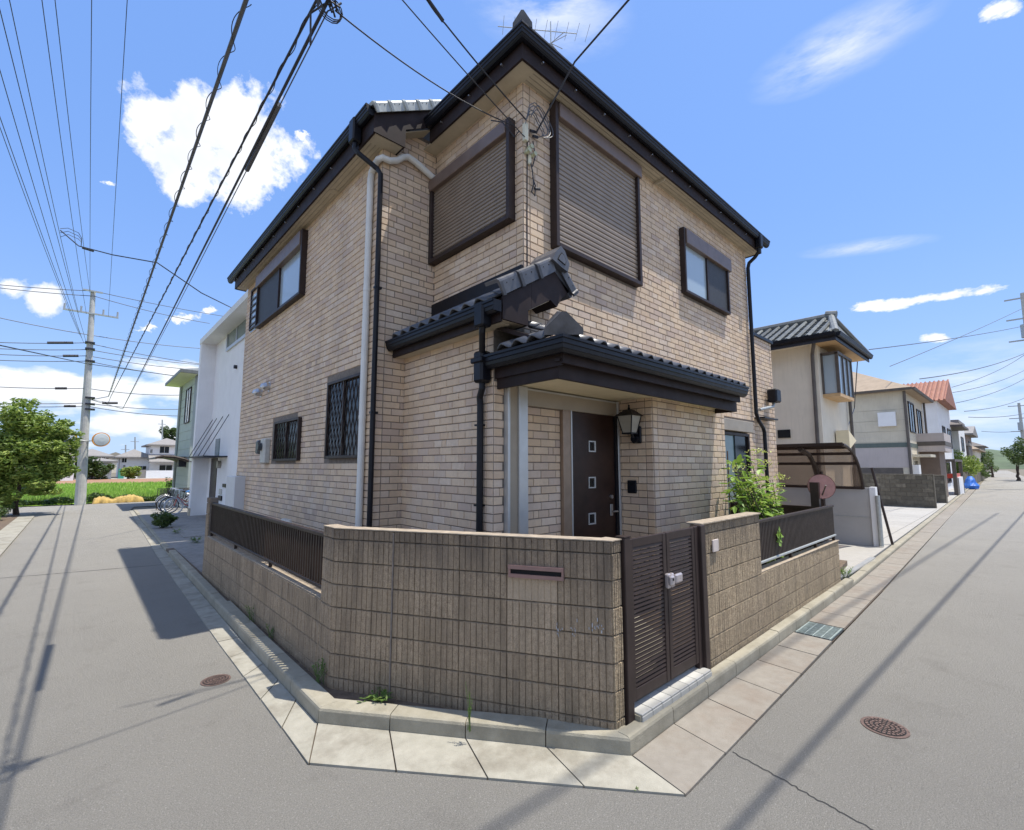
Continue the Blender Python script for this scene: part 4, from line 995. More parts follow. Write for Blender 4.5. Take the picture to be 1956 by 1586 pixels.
gutter(H, (px0, py0, pz+.03), (px0, 4.02, pz+.03), (-1, 0, 0), sc=1.1, mitre=1)
po_ = MB(); po_.box(px0+.02, 7.62, py0+.0, py0+.03, pz-.18, pz-.02); po_.box(px0+.02, px0+.045, py0+.03, y0-.01, pz-.20, pz-.02)
po_.build('fascia', 'brownd', H)
po_ = MB(); po_.box(px0+.05, 7.70, py0+.09, py0+.13, 2.91, pz-.12); po_.box(px0+.05, px0+.085, py0+.13, y0-.012, 2.91, pz-.12); po_.box(7.66, 7.695, py0+.13, yb-.012, 2.91, pz-.12)
po_.box(px0+.0, 7.66, py0+.03, py0+.09, pz-.16, pz-.13)
po_.build('frieze_board', 'brownd', H)
MB().box(px0+.085, 7.66, py0+.13, y0, 2.985, 3.0).build('porch_ceiling', 'ceil', H)
# --- entrance frame + door
en = MB(); fy = y0-.03
en.box(3.525, 3.56, fy-.045, y0, .2, 2.98, c=.004); en.box(3.70, 3.84, fy-.045, y0, .2, 2.975, c=.004); en.build('entrance_frame', 'alu', H)
MB().box(3.56, 3.70, fy-.015, y0, .2, 2.975).build('entrance_panel', 'bronze', H)
MB().box(3.84, 5.69, fy-.02, y0, 2.76, 2.965, c=.004).build('entrance_beam', 'bronze', H)
MB().box(3.84, 5.69, fy-.03, fy-.018, 2.945, 2.965).build('entrance_beam_lip', 'alu', H)
MB().box(5.66, 5.705, fy-.04, y0, .2, 2.97, c=.004).build('entrance_frame', 'alu', H)
MB().box(4.48, 4.63, fy-.03, y0, .2, 2.76, c=.004).build('door_jamb', 'bronze2', H)
MB().box(4.625, 4.645, fy-.04, fy-.03, .2, 2.76).build('door_jamb_trim', 'alu', H)
dr = MB().box(4.65, 5.62, fy-.005, y0+.0, .25, 2.755, c=.003).build('door', 'door', H)
MB().box(5.60, 5.66, fy-.03, y0, .2, 2.755).build('door_edge', 'black', H)
for v in (853, 922, 991):
    p = PY(1128, v, fy); cx_, cz_ = p[0]+.02, p[2]; mb = MB()
    a0_, a1_, z0_, z1_ = cx_-.075, cx_+.075, cz_-.075, cz_+.075; q = .028
    mb.box(a0_, a0_+q*.5, fy-.018, fy-.004, z0_, z1_); mb.box(a1_-q, a1_, fy-.018, fy-.004, z0_, z1_); mb.box(a0_+q*.5, a1_-q, fy-.018, fy-.004, z0_, z0_+q*.6); mb.box(a0_+q*.5, a1_-q, fy-.018, fy-.004, z1_-q*.6, z1_)
    mb.build('door_light_frame', 'alu', dr); MB().box(a0_+q*.5, a1_-q, fy-.009, fy-.0055, z0_+q*.6, z1_-q*.6).build('door_light', 'glassd', dr)
MB().tube([(5.50, fy-.005, 1.62), (5.50, fy-.03, 1.62)], .028, 12).build('door_lock', 'steel', dr)
mb = MB(); mb.box(5.47, 5.53, fy-.02, fy-.004, 1.36, 1.52, c=.006); mb.tube([(5.50, fy-.05, 1.42), (5.58, fy-.06, 1.42)], .012, 8); mb.build('door_handle', 'steel', dr)
# wall lantern (on the bay side wall, faces -X)
lx0 = xb0-.0; lp = PX(1212, 828, xb0-.09); c = np.array([xb0, lp[1]+.0, 2.62])
lan = MB(); lan.box(xb0-.05, xb0-.012, c[1]-.07, c[1]+.07, 2.36, 2.60, c=.012); lan.tube([(xb0-.04, c[1], 2.42), (xb0-.14, c[1], 2.44), (xb0-.16, c[1]-.0, 2.50)], .022, 8)
lan.tube([(xb0-.05, c[1], 2.42), (xb0-.11, c[1], 2.42)], .055, 12)
lb = lan.build('wall_lantern', 'black', H)
cx_ = xb0-.21; mb = MB(); b0, b1, z0_, z1_ = .068, .115, 2.50, 2.73
for sx in (-1, 1):
    for sy in (-1, 1): mb.tube([(cx_+sx*b0, c[1]+sy*b0, z0_), (cx_+sx*b1, c[1]+sy*b1, z1_)], .008, 4)
mb.box(cx_-b0-.01, cx_+b0+.01, c[1]-b0-.01, c[1]+b0+.01, z0_-.02, z0_)
vs = [(cx_+sx*(b1+.028), c[1]+sy*(b1+.028), z1_) for sx, sy in ((-1, -1), (1, -1), (1, 1), (-1, 1))]+[(cx_+sx*.05, c[1]+sy*.05, z1_+.085) for sx, sy in ((-1, -1), (1, -1), (1, 1), (-1, 1))]
mb.add(vs, [(3, 2, 1, 0), (4, 5, 6, 7), (0, 1, 5, 4), (1, 2, 6, 5), (2, 3, 7, 6), (3, 0, 4, 7)]); mb.tube([(cx_, c[1], z1_+.085), (cx_, c[1], z1_+.105), (cx_, c[1], z1_+.125), (cx_, c[1], z1_+.155)], .01, 8, rs=[.012, .02, .01, .012])
mb.build('lantern_cage', 'black', lb)
mb = MB(); vs = [(cx_+sx*(b0-.002), c[1]+sy*(b0-.002), z0_) for sx, sy in ((-1, -1), (1, -1), (1, 1), (-1, 1))]+[(cx_+sx*(b1-.004), c[1]+sy*(b1-.004), z1_) for sx, sy in ((-1, -1), (1, -1), (1, 1), (-1, 1))]
mb.add(vs, [(0, 1, 5, 4), (1, 2, 6, 5), (2, 3, 7, 6), (3, 0, 4, 7)]); mb.build('lantern_glass', 'lampg', lb)
ip = PX(1209, 930, xb0); mb = MB().box(xb0-.035, xb0-.010, ip[1]-.075, ip[1]+.075, ip[2]-.09, ip[2]+.09, c=.012); ic = mb.build('intercom', 'black', H)
MB().box(xb0-.038, xb0-.034, ip[1]-.035, ip[1]+.02, ip[2]+.02, ip[2]+.06).build('intercom_lens', 'glassd', ic)
# rusty pipe right of bay
tub(H, [(xb1+.03, yb-.02, .2), (xb1+.03, yb-.02, 2.3)], .012, 'rust', 'copper_pipe', 6)

# --- service cable gear at the upper corner
sv = MB(); sv.box(3.815, 3.875, y0-.07, y0-.01, 6.12, 6.36, c=.008); sv.box(3.90, 3.95, y0-.05, y0-.01, 5.85, 5.98, c=.01)
sv.build('service_bracket', 'cream', H)
mb = MB()
for (x, z) in ((3.90, 6.05), (3.96, 5.98), (3.86, 5.98)): mb.tube([(x, y0-.02, z), (x, y0-.06, z), (x, y0-.075, z), (x, y0-.11, z)], .03, 10, rs=[.02, .03, .022, .03])
mb.build('insulator', simple('insulator', (.42, .43, .28), .3), H)
mb = MB(); R = random.Random(4)
for k_ in range(6):
    cx_, cz_ = 3.98+R.uniform(-.05, .05), 6.37+R.uniform(-.02, .02); rr = .17+.015*k_; pts = []
    for i in range(17):
        a = math.radians(-70+i*(250+R.uniform(-20, 20))/16); pts.append((cx_+rr*math.cos(a)*.85, y0-.09-.02*k_+.03*math.sin(a*2), cz_+rr*math.sin(a)*.85))
    mb.tube(pts, .0055, 5)
mb.build('cable_loops', 'cableg', H)
mb = MB()
for pts in ([(3.99, y0-.03, 6.2), (4.02, y0-.04, 6.0), (3.98, y0-.03, 5.85)], [(3.93, y0-.04, 5.9), (3.95, y0-.06, 5.75), (3.98, y0-.05, 5.6), (3.96, y0-.03, 5.5), (4.0, y0-.05, 5.45), (4.02, y0-.04, 5.6), (3.98, y0-.03, 5.7)], [(3.9, y0-.02, 6.2), (3.895, y0-.015, 5.5), (3.895, y0-.014, 4.4)],
            [(3.80, 3.98, 6.28), (3.78, 4.05, 6.22), (3.66, 4.15, 6.42), (3.6, 4.3, 6.5)]): mb.tube(pts, .008, 5)
for c_ in ((3.92, 6.3), (3.97, 6.25), (4.0, 5.55)): mb.tube([(c_[0], y0-.05, c_[1]), (c_[0]+.09, y0-.05, c_[1]+.03)], .018, 6)
mb.build('service_cable', 'cable', H)
# aerial beyond the ridge
an = MB(); ap = PZ(1052, 60, 10.2); an.tube([(ap[0], ap[1], 7.5), (ap[0], ap[1], 10.4)], .012, 6)
d1 = PZ(1120, 78, 10.2)-PZ(945, 62, 10.2); d1 = d1/np.linalg.norm(d1); an.tube([ap-d1*1.0, ap+d1*.5], .008, 5); d2 = np.array([-d1[1], d1[0], 0])
for i in range(9): q = ap-d1*.9+d1*i*.2; an.tube([q-d2*.22, q+d2*.16], .004, 4)
q = ap+[0, 0, -.25]; 
for i in range(8): a = R.uniform(0, 6.28); an.tube([q, q+np.array([math.cos(a)*.3, math.sin(a)*.3, R.uniform(-.1, .25)])], .008, 4)
an.build('aerial', 'galv', H)

# gas pipes with white caps + green tag behind left fence
gm = thing('gas_meter', 'white capped pipes with a green tag behind the slatted fence', 'meter', (2.2, 5.9, .2))
c = PX(548, 1000, 2.35)
for dy in (-.06, .12): MB().tube([(2.35, c[1]+dy, .2), (2.35, c[1]+dy, c[2]-.04), (2.35, c[1]+dy, c[2]), (2.35, c[1]+dy, c[2]+.06)], .05, 10, rs=[.03, .03, .055, .045]).build('pipe', 'pipe', gm)
MB().box(2.3, 2.315, c[1]-.40, c[1]-.22, c[2]-.12, c[2]+.02).build('tag_plate', 'tag', gm)

# ------------------------------------------------------------ foliage helpers
def leaves(mb, centers, n, size, R, flat=.4, tone=(0, 1), zt=None):
    """centers: list of (c, radii) ellipsoids"""
    tot = sum(r[0]*r[1]*r[2] for c, r in centers)
    for c, r in centers:
        k = int(n*r[0]*r[1]*r[2]/tot)+3
        for _ in range(k):
            d = R.normal(size=3); d /= np.linalg.norm(d); q = R.uniform(.25, 1)**.45; p = np.array(c)+d*q*np.array(r)
            a = R.normal(size=3); a[2] *= flat; a /= np.linalg.norm(a)+1e-9; b = np.cross(a, d+R.normal(size=3)*.6); b /= np.linalg.norm(b)+1e-9
            s = size*R.uniform(.6, 1.3); w = s*.45; nrm = np.cross(a, b)
            mb.add([p-a*s*.5, p+b*w*.5+nrm*s*.06, p+a*s*.5-nrm*s*.08, p-b*w*.5+nrm*s*.06], [(0, 1, 2, 3)], R.uniform(*tone))
def trunk(parent, base, top, r0, limbs, R, m='bark'):
    mb = MB(); b = np.array(base, float); t = np.array(top, float); n = 7
    pts = [b+(t-b)*i/n+R.normal(size=3)*[.03, .03, 0]*(i > 0) for i in range(n+1)]
    mb.tube(pts, r0, 8, rs=[r0*(1.25 if i == 0 else 1-.6*i/n) for i in range(n+1)]); mb.build('trunk', m, parent)
    mb = MB()
    for l in limbs:
        s = pts[R.randint(3, n)]; e_ = np.array(l, float); mid = (s+e_)/2+R.normal(size=3)*.12; mb.tube([s, mid, e_], r0*.4, 6, rs=[r0*.42, r0*.26, r0*.08])
    mb.build('limb', m, parent)
def tree(name, label, base, blobs, n, size, mat, th, r0=.1, cat='tree', group=None, seed=1):
    R = np.random.RandomState(seed); t = thing(name, label, cat, tuple(base), group)
    trunk(t, base, (base[0], base[1], base[2]+th), r0, [c for c, r in blobs], R)
    sub = []
    for c, r in blobs:
        sub.append((c, [x*.62 for x in r]))
        for _ in range(7):
            d = R.normal(size=3); d /= np.linalg.norm(d); sub.append((np.array(c)+d*np.array(r)*R.uniform(.6, .9), [x*R.uniform(.25, .42) for x in r]))
    mb = MB(); leaves(mb, sub, n, size, R); mb.build('crown', mat, t); return t
def shrub(name, label, base, rad, h, n, size, mat, seed=1, cat='shrub', group=None):
    R = np.random.RandomState(seed); t = thing(name, label, cat, tuple(base), group); b = np.array(base, float)
    mb = MB(); tips = []
    for i in range(9):
        a = R.uniform(0, 6.28); tip = b+np.array([math.cos(a)*rad*R.uniform(.2, .8), math.sin(a)*rad*R.uniform(.2, .8), h*R.uniform(.6, 1)]); mb.tube([b, (b+tip)/2+R.normal(size=3)*.03*h, tip], .01*h, 5, rs=[.014*h, .01*h, .004*h]); tips.append(tip)
    mb.build('stem', 'bark', t)
    blobs = [(b+[0, 0, h*.5], (rad*.8, rad*.8, h*.42))]+[(tp, (rad*.32, rad*.32, h*.2)) for tp in tips]
    mb = MB(); leaves(mb, blobs, n, size, R); mb.build('foliage', mat, t); return t
def weed(base, h, rad, n, label, seed, mat='weed'):
    R = np.random.RandomState(seed); t = thing('weed', label, 'weed', tuple(base)); b = np.array(base, float); st_ = MB(); lf = MB()
    for i in range(n):
        a = R.uniform(0, 6.28); hh = h*R.uniform(.4, 1); tip = b+[math.cos(a)*rad*R.uniform(.2, 1), math.sin(a)*rad*R.uniform(.2, 1), hh]; mid = (b+tip)/2+[0, 0, hh*.12]
        st_.tube([b+R.normal(size=3)*[rad*.2, rad*.2, 0], mid, tip], .002, 4, tone=.4)
        for k_ in range(5):
            p = mid+(tip-mid)*k_/4; d = R.normal(size=3); d[2] = abs(d[2])*.3; d /= np.linalg.norm(d); s_ = rad*.3*R.uniform(.6, 1.2); w_ = np.cross(d, (0, 0, 1)); w_ /= np.linalg.norm(w_)
            lf.add([p, p+d*s_*.5+w_*s_*.22, p+d*s_, p+d*s_*.5-w_*s_*.22], [(0, 1, 2, 3)], R.uniform(0, 1))
    st_.build('stem', mat, t); lf.build('leaf', mat, t, kind='stuff'); return t
# garden shrub by the window
R = np.random.RandomState(9); gb = np.array([8.3, 2.75, .2]); t = thing('garden_shrub', 'leafy bright green shrub with yellow green flower heads beside the right fence', 'shrub', tuple(gb))
mb = MB(); lf = MB(); fl_ = []
for i in range(46):
    u = R.uniform(1392, 1482); v0 = 990; yy = R.uniform(2.5, 3.15); top = PY(u, R.uniform(868, 960) if u < 1440 else R.uniform(908, 965), yy); b0_ = gb+[R.uniform(-.3, .3), R.uniform(-.15, .15), 0]
    mid = (b0_+top)/2+R.normal(size=3)*.08; mb.tube([b0_, mid, top], .008, 5, rs=[.012, .008, .004])
    for k_ in range(22):
        p = b0_*.3+top*.7+(top-b0_)*.3*R.uniform(-1.2, 1.05); d = R.normal(size=3); d[2] = R.uniform(-.35, .4); d /= np.linalg.norm(d); s_ = R.uniform(.11, .19); w_ = np.cross(d, (0, 0, 1)); w_ /= np.linalg.norm(w_); up_ = np.cross(w_, d)
        q = p+d*.05; lf.add([q, q+d*s_*.35+w_*s_*.24+up_*.01, q+d*s_*.75+w_*s_*.16, q+d*s_-up_*.02, q+d*s_*.75-w_*s_*.16, q+d*s_*.35-w_*s_*.24+up_*.01], [(0, 1, 2, 3), (0, 3, 4, 5)], R.uniform(0, 1))
mb.build('stem', 'bark', t); lf.build('leaf', 'leaf2', t, kind='stuff')
for u, v in ((1447, 862), (1459, 884), (1447, 915), (1490, 912), (1482, 932), (1447, 964), (1405, 893), (1425, 935), (1468, 950)):
    c = PY(u, v, 2.55); m2 = MB()
    for k_ in range(60):
        d = R.normal(size=3)*[.075, .075, .028]; p = c+d; a = R.normal(size=3); a /= np.linalg.norm(a); b_2 = np.cross(a, R.normal(size=3)); b_2 /= np.linalg.norm(b_2); m2.add([p-a*.012, p+b_2*.012, p+a*.012, p-b_2*.012], [(0, 1, 2, 3)], R.uniform())
    m2.build('flower_head', 'flower', t, kind='stuff')
# ivy leaf poking through the right fence
lf = MB(); c = PY(1490, 1028, 2.2)
for k_ in range(16):
    d = R.normal(size=3)*[.05, .01, .05]; p = c+d; a = R.normal(size=3)*[1, .3, 1]; a /= np.linalg.norm(a); b_2 = np.cross(a, (0, -1, .3)); b_2 /= np.linalg.norm(b_2); s_ = .05; lf.add([p-a*s_, p+b_2*s_*.6, p+a*s_, p-b_2*s_*.6], [(0, 1, 2, 3)], R.uniform(.5, 1))
tag(lf.build('leaf_sprig', 'leaf2'), 'bright green sprig of leaves poking through the right fence', 'plant')
# weeds
for i, (u, v, h, r_, n_, lab) in enumerate([(475, 1190, .22, .10, 9, 'small green weed at the foot of the left wall near the slatted fence middle'), (510, 1222, .2, .1, 9, 'low trailing weed between the left kerb and wall'),
        (598, 1310, .24, .11, 14, 'leafy weed at the foot of the wall where it bends')]):
    p = PZ(u, v, .1); p[0] = 1.735; weed((p[0], p[1], .1), h, r_, n_, lab, 20+i)
p = PZ(905, 1392, .12); weed((p[0]-.02, p[1]+.02, .1), .34, .05, 8, 'single tall weed in front of the ribbed corner wall', 31)
p = PZ(700, 1375, .12); weed((1.98, 3.80, .1), .07, .16, 18, 'mossy low weeds under the bend of the ribbed wall', 32)
p = PZ(1615, 1105, .1); weed((p[0], p[1], .08), .22, .18, 26, 'clump of weeds at the end of the right wall', 33)
p = PZ(1216, 1512, .0); weed((p[0], p[1], .0), .03, .03, 6, 'tiny weed at the edge of the corner gutter slab', 34)
p = PZ(545, 1270, .1); 

# ------------------------------------------------------------ overhead cables
def cab(label, pts, r=.012, m='cable', sag=0, group=None, cat='cable', n=14, name='overhead_cable', grp=None):
    P = [np.asarray(p, float) for p in pts]; out = []
    for i in range(len(P)-1):
        for k_ in range(n+(i == len(P)-2)):
            s_ = k_/n; q = P[i]+(P[i+1]-P[i])*s_; q = q-np.array([0, 0, sag*4*s_*(1-s_)]); out.append(q)
    o = MB().tube(out, r, 5).build(name, m); tag(o, label, cat, grp); return o
def back(a, b, k_=1.2): a = np.asarray(a); b = np.asarray(b); return a+(a-b)*k_
# three thick cables over the left road
def onpole(u, v): return PY(u, v, 33.6)
A = [((470, 0), (212, 745), 6.4, .021, 'thick spiral wrapped cable over the left road, leftmost of the three heavy ones'),
     ((605, 0), (212, 757), 6.1, .012, 'twisted black cable over the left road, middle of the three heavy ones'),
     ((627, 0), (240, 770), 5.9, .0145, 'black cable over the left road with the clamp, nearest the brick house')]
for (p, q, z, r_, lab) in A:
    a = PZ(*p, z); b = PZ(*q, z-.1 if q[0] < 230 else z-.2); L = b-a; s0_ = back(a, b, .5)
    o = cab(lab, [s0_, a, a+L*.35-[0, 0, .02], b, b+np.array([-.05, 1.2, -.25]), onpole(174, 764)], r_, 'cable' if r_ < .02 else 'cableg', n=30)
    mb = MB(); pts = []
    if r_ != .0145:
        k_ = 0
        n_ = int(np.linalg.norm(b-a)/.04)
        for i in range(n_+1):
            c = a+(b-a)*i/n_; an_ = i*.38; rr = .045 if r_ > .02 else .018; pts.append(c+np.array([rr*math.cos(an_), 0, rr*math.sin(an_)-.015]))
        mb.tube(pts, .0045, 4); mb.build('spiral_wire', 'cable', o)
    else:
        c0 = PZ(533, 200, z); c1 = PZ(472, 325, z); mb.tube([c0, c1], .028, 8); mb.build('cable_sleeve', 'cableg', o)
        mb.tube([], .01) if 0 else None
a = PZ(627, 20, 5.9); b = PZ(240, 770, 5.7); cab('thin messenger wire hanging just under the clamped black cable', [a, a+(b-a)*.3-[0, 0, .10], b-[0, 0, .05]], .006, 'cableg', n=10)
# clamp at the top
mb = MB(); c = PZ(632, 14, 5.9)
for i in range(5): 
    a_ = R.uniform(0, 6.28); mb.tube([c+R.normal(size=3)*.05, c+R.normal(size=3)*.09, c+R.normal(size=3)*.07], .009, 6)
for i in range(3):
    pts = [c+np.array([.10*math.cos(k_*.5+i), .02*i, .10*math.sin(k_*.5+i)]) for k_ in range(13)]; mb.tube(pts, .006, 4)
tag(mb.build('cable_clamp', 'cable'), 'tangle of clamps where the house drop wire leaves the street cables', 'cable clamp')
# service drops to the brick house
cor = np.array([3.89, y0-.06, 6.28])
cab('service drop wire from the clamp to the brick house corner', [PZ(640, 20, 5.9), (3.70, 4.02, 6.33)], .007, sag=.10)
cab('thin wire from above dropping to the brick house corner insulators', [PZ(760, -10, 6.9), cor-[0, 0, .15]], .007, sag=.02)
o = cab('wire with a thick sleeve dropping to the brick house corner', [PZ(812, -6, 6.9), PZ(850, 45, 6.85), cor+[-.05, 0, .12]], .009, sag=.02); MB().tube([PZ(815, -4, 6.9), PZ(846, 40, 6.86)], .022, 6).build('cable_sleeve', 'cable', o)
cab('black wire rising from the brick house eave to the upper right', [cor+[.12, .0, .02], PY(1098, 118, 3.25), PY(1205, -5, 2.4)], .012, sag=.0)
# bundle to the concrete pole
PB = np.array([.21, 33.7, 0])
def onpole(u, v): return PY(u, v, 33.6)
bund = [((-5, 210), (160, 655)), ((0, 135), (157, 648)), ((0, 20), (165, 655)), ((-5, 230), (152, 640)), ((18, 0), (150, 598)), ((80, 0), (165, 600)), ((105, 0), (172, 560)), ((175, 0), (172, 555)), ((243, 0), (207, 605))]
desc = ['lowest', 'second lowest', 'third', 'fourth', 'fifth', 'sixth', 'seventh', 'eighth', 'rightmost']
for i, (p, q) in enumerate(bund):
    a = PZ(*p, 9.5+.3*i); b = onpole(*q)
    cab('dark wire running from the pole top over the left road, %s of the bundle' % desc[i], [back(a, b, .45), a, b], .008, 'cable', sag=.15, n=12)
# drop to the white house with splice
jp = PZ(115, 440, 8.6); j2 = PX(155, 472, jp[0]+.35)
e1 = PX(460, 597, 3.9)
cab('black drop wire curving over to the white house', [jp, PZ(150, 470, 8.3), PZ(215, 487, 8.0), PZ(300, 502, 7.8), PZ(385, 560, 7.3), e1], .016, n=6)
mb = MB(); 
for k_ in range(3):
    mb.tube([PZ(115, 437+k_*8, 8.6), PZ(130, 436+k_*6, 8.7), PZ(150, 445+k_*6, 8.6), PZ(156, 455+k_*4, 8.5), PZ(155, 470, 8.4)], .008, 4)
mb.tube([PZ(158, 474, 8.3), PZ(178, 480, 8.2)], .03, 6)
tag(mb.build('cable_splice', 'cable'), 'looped splice of wires in mid air left of the white cloud', 'cable splice')
# crossing lines behind the pole
cr = [((0, 540), (178, 556), (480, 612)), ((0, 546), (180, 566), (400, 618)), ((0, 603), (170, 640), (420, 668)), ((0, 650), (165, 655), (420, 700)), ((0, 662), (170, 668), (400, 698)), ((0, 673), (168, 680), (400, 708)),
      ((0, 684), (168, 690), (380, 722)), ((0, 735), (165, 742), (345, 755)), ((0, 766), (165, 770), (348, 782)), ((0, 772), (165, 776), (348, 795))]
nm = ['top', 'second', 'third', 'fourth', 'fifth', 'sixth', 'seventh', 'eighth', 'ninth', 'tenth']
for i, (p, q, s_) in enumerate(cr):
    a = onpole(*p); b = onpole(*q); c = PY(*s_, 36.5 if s_[0] < 440 else 40); a = back(a, b, .8)
    o = cab('wire crossing behind the left road at the concrete pole, %s from the top' % nm[i], [a, b, c], .020, 'cableg', sag=.12, n=8)
    if i in (3, 5, 7, 8, 9):
        for (u0_, u1_) in {3: ((90, 140),), 5: ((120, 150),), 7: ((105, 128),), 8: ((195, 225),), 9: ((122, 145),)}[i]:
            vv = q[1]; MB().tube([onpole(u0_, vv), onpole(u1_, vv)], .07, 6).build('cable_sleeve', 'cable', o)
cab('heavy cable sloping down from the left frame edge past the pole', [back(PY(0, 660, 20), PY(165, 695, 33), .5), PY(0, 660, 20), PY(165, 695, 33), PY(345, 720, 50)], .02, n=6)

# concrete pole
pl = thing('utility_pole', 'tall pale concrete pole with crossarms and two traffic mirrors at the field edge', 'utility pole', (.21, 33.7, 0))
top = PY(178, 556, 33.7)
MB().tube([(.21, 33.7, -.1), (top[0], 33.7, top[2])], .2, 14, rs=[.24, .11]).build('pole', 'conc', pl)
zc = onpole(180, 600)[2]; mb = MB(); mb.box(top[0]-1.1, top[0]+1.15, 33.55, 33.63, zc-.04, zc+.04)
for x in (-1.05, -.4, .5, 1.1): mb.tube([(top[0]+x, 33.6, zc+.04), (top[0]+x, 33.6, zc+.32)], .05, 6)
mb.build('crossarm', 'galv', pl)
mb = MB(); zc2 = top[2]-.1; mb.box(top[0]-.4, top[0]+.4, 33.5, 33.58, zc2, zc2+.08); mb.build('crossarm', 'galv', pl)
for v in (655, 667, 690, 760, 772, 782):
    p = onpole(172, v); MB().box(p[0]-.2, p[0]+.2, 33.45, 33.9, p[2]-.04, p[2]+.04).build('pole_clamp', 'cable', pl)
for (u, v) in ((193, 840), (133, 838)):
    c = PY(u, v, 33.3); f = np.array([0.25 if u > 160 else -.35, -1, .0]); f /= np.linalg.norm(f)
    tm = thing('traffic_mirror', 'round orange rimmed convex mirror on the %s side of the concrete pole' % ('right' if u > 160 else 'left'), 'traffic mirror', tuple(c))
    rr = .38 if u > 160 else .30
    MB().tube([c-f*.04, c+f*.06], rr, 20).build('rim', 'morange', tm); MB().tube([c+f*.06, c+f*.075, c+f*.10], rr*.9, 20, rs=[rr*.88, rr*.8, rr*.3]).build('mirror_face', 'mirror', tm)
    MB().tube([c-f*.05, (.21, 33.55, c[2]-.1)], .035, 6).build('bracket', 'galv', tm)

# ------------------------------------------------------------ right hand cables + poles
def rc(label, p, q, xr1, xr2, r_=.02, sag=.1): cab(label, [PX(*p, xr1), PX(*q, xr2)], r_, 'cableg', sag=sag)
rc('wire at the right going down to the tan roofed house, uppermost', (1956, 588), (1700, 700), 60, 34, .022)
rc('wire at the right nearly level above the cream house', (1960, 622), (1660, 668), 50, 22, .018)
rc('heavy wire at the right reaching the tan roof corner', (1960, 674), (1757, 724), 60, 35, .028, .3)
rc('wire at the right just under the heavy one', (1960, 676), (1818, 740), 60, 42, .02, .3)
rc('wire at the right ending at the orange roof', (1960, 706), (1820, 750), 70, 50, .024, .3)
rc('wire at the right below the orange roof level', (1960, 722), (1826, 770), 75, 52, .026, .3)
rc('faint wire at the right below the others, upper', (1958, 760), (1842, 786), 90, 58, .03, .3)
rc('faint wire at the right below the others, lower', (1958, 790), (1850, 797), 90, 62, .03, .2)
rc('faint lowest wire over the end of the right road', (1958, 822), (1875, 824), 110, 80, .03, .2)
for i, (p1, p2, p3, zz, r_) in enumerate((((1803, 1092), (1594, 1212), (1428, 1398), 14, .026), ((1927, 1054), (1733, 1344), (1567, 1586), 9.0, .024))):
    G3 = [PZ(*q, 0)+np.array([.24, -.165, 1.])*zz for q in (p1, p2, p3)]; G3[1] = (G3[0]+G3[2])/2
    cab(('high dark cable crossing the top right corner of the sky', 'heavy cable over the right road casting the farther shadow line')[i], [G3[0]+(G3[0]-G3[1])*4, G3[0], G3[2], G3[2]+(G3[2]-G3[1])*2], r_, 'cable')
o = cab('thick cable tangle at the gap between beige and cream houses', [PX(1612, 690, 24), PX(1640, 660, 24), PX(1632, 780, 28), PX(1600, 870, 20)], .02, 'cable', n=5)
for i, (u, vt, x, lab) in enumerate(((1953, 560, 62, 'nearer grey utility pole cut by the right edge of the view'), (1946, 770, 105, 'distant grey utility pole at the end of the right road'))):
    tp = PX(u, vt, x); p = tp*1; t = thing('utility_pole', lab, 'utility pole', (p[0], p[1], 0))
    MB().tube([(p[0], p[1], -.1), (p[0], p[1], tp[2])], .2, 10, rs=[.25, .16]).build('pole', 'conc', t)
    for dz in (.5, 2.4, 4.4): MB().box(p[0]-.05, p[0]+.05, p[1]-1.2, p[1]+1.2, tp[2]-dz, tp[2]-dz+.12).build('crossarm', 'galv', t)
    MB().tube([(p[0]-.4, p[1]+.1, tp[2]-4.2), (p[0]-.4, p[1]+.1, tp[2]-3)], .3, 10).build('transformer', 'galv', t)

# ------------------------------------------------------------ generic houses
def gable_or_hip(mb, x0, x1, y0_, y1_, ze_, h, ov, axis='x', hip=True, th=.12):
    X0, X1, Y0, Y1 = x0-ov, x1+ov, y0_-ov, y1_+ov
    if axis == 'x':
        m = (Y0+Y1)/2; q = (Y1-Y0)/2*(1 if hip else 0); r0, r1 = (X0+q, m), (X1-q, m)
        if hip and r0[0] > r1[0]: r0 = r1 = ((X0+X1)/2, m)
    else:
        m = (X0+X1)/2; q = (X1-X0)/2*(1 if hip else 0); r0, r1 = (m, Y0+q), (m, Y1-q)
        if hip and r0[1] > r1[1]: r0 = r1 = (m, (Y0+Y1)/2)
    b = [(X0, Y0, ze_), (X1, Y0, ze_), (X1, Y1, ze_), (X0, Y1, ze_)]; low = [(x, y, z-th) for x, y, z in b]; R0 = (*r0, ze_+h); R1 = (*r1, ze_+h); vs = b+low+[R0, R1]
    if axis == 'x': fs = [(0, 1, 9, 8), (1, 2, 9), (2, 3, 8, 9), (3, 0, 8)]
    else: fs = [(0, 1, 8), (1, 2, 9, 8), (2, 3, 9), (3, 0, 8, 9)]
    fs += [(7, 6, 5, 4), (0, 4, 5, 1), (1, 5, 6, 2), (2, 6, 7, 3), (3, 7, 4, 0)]
    mb.add(vs, fs)
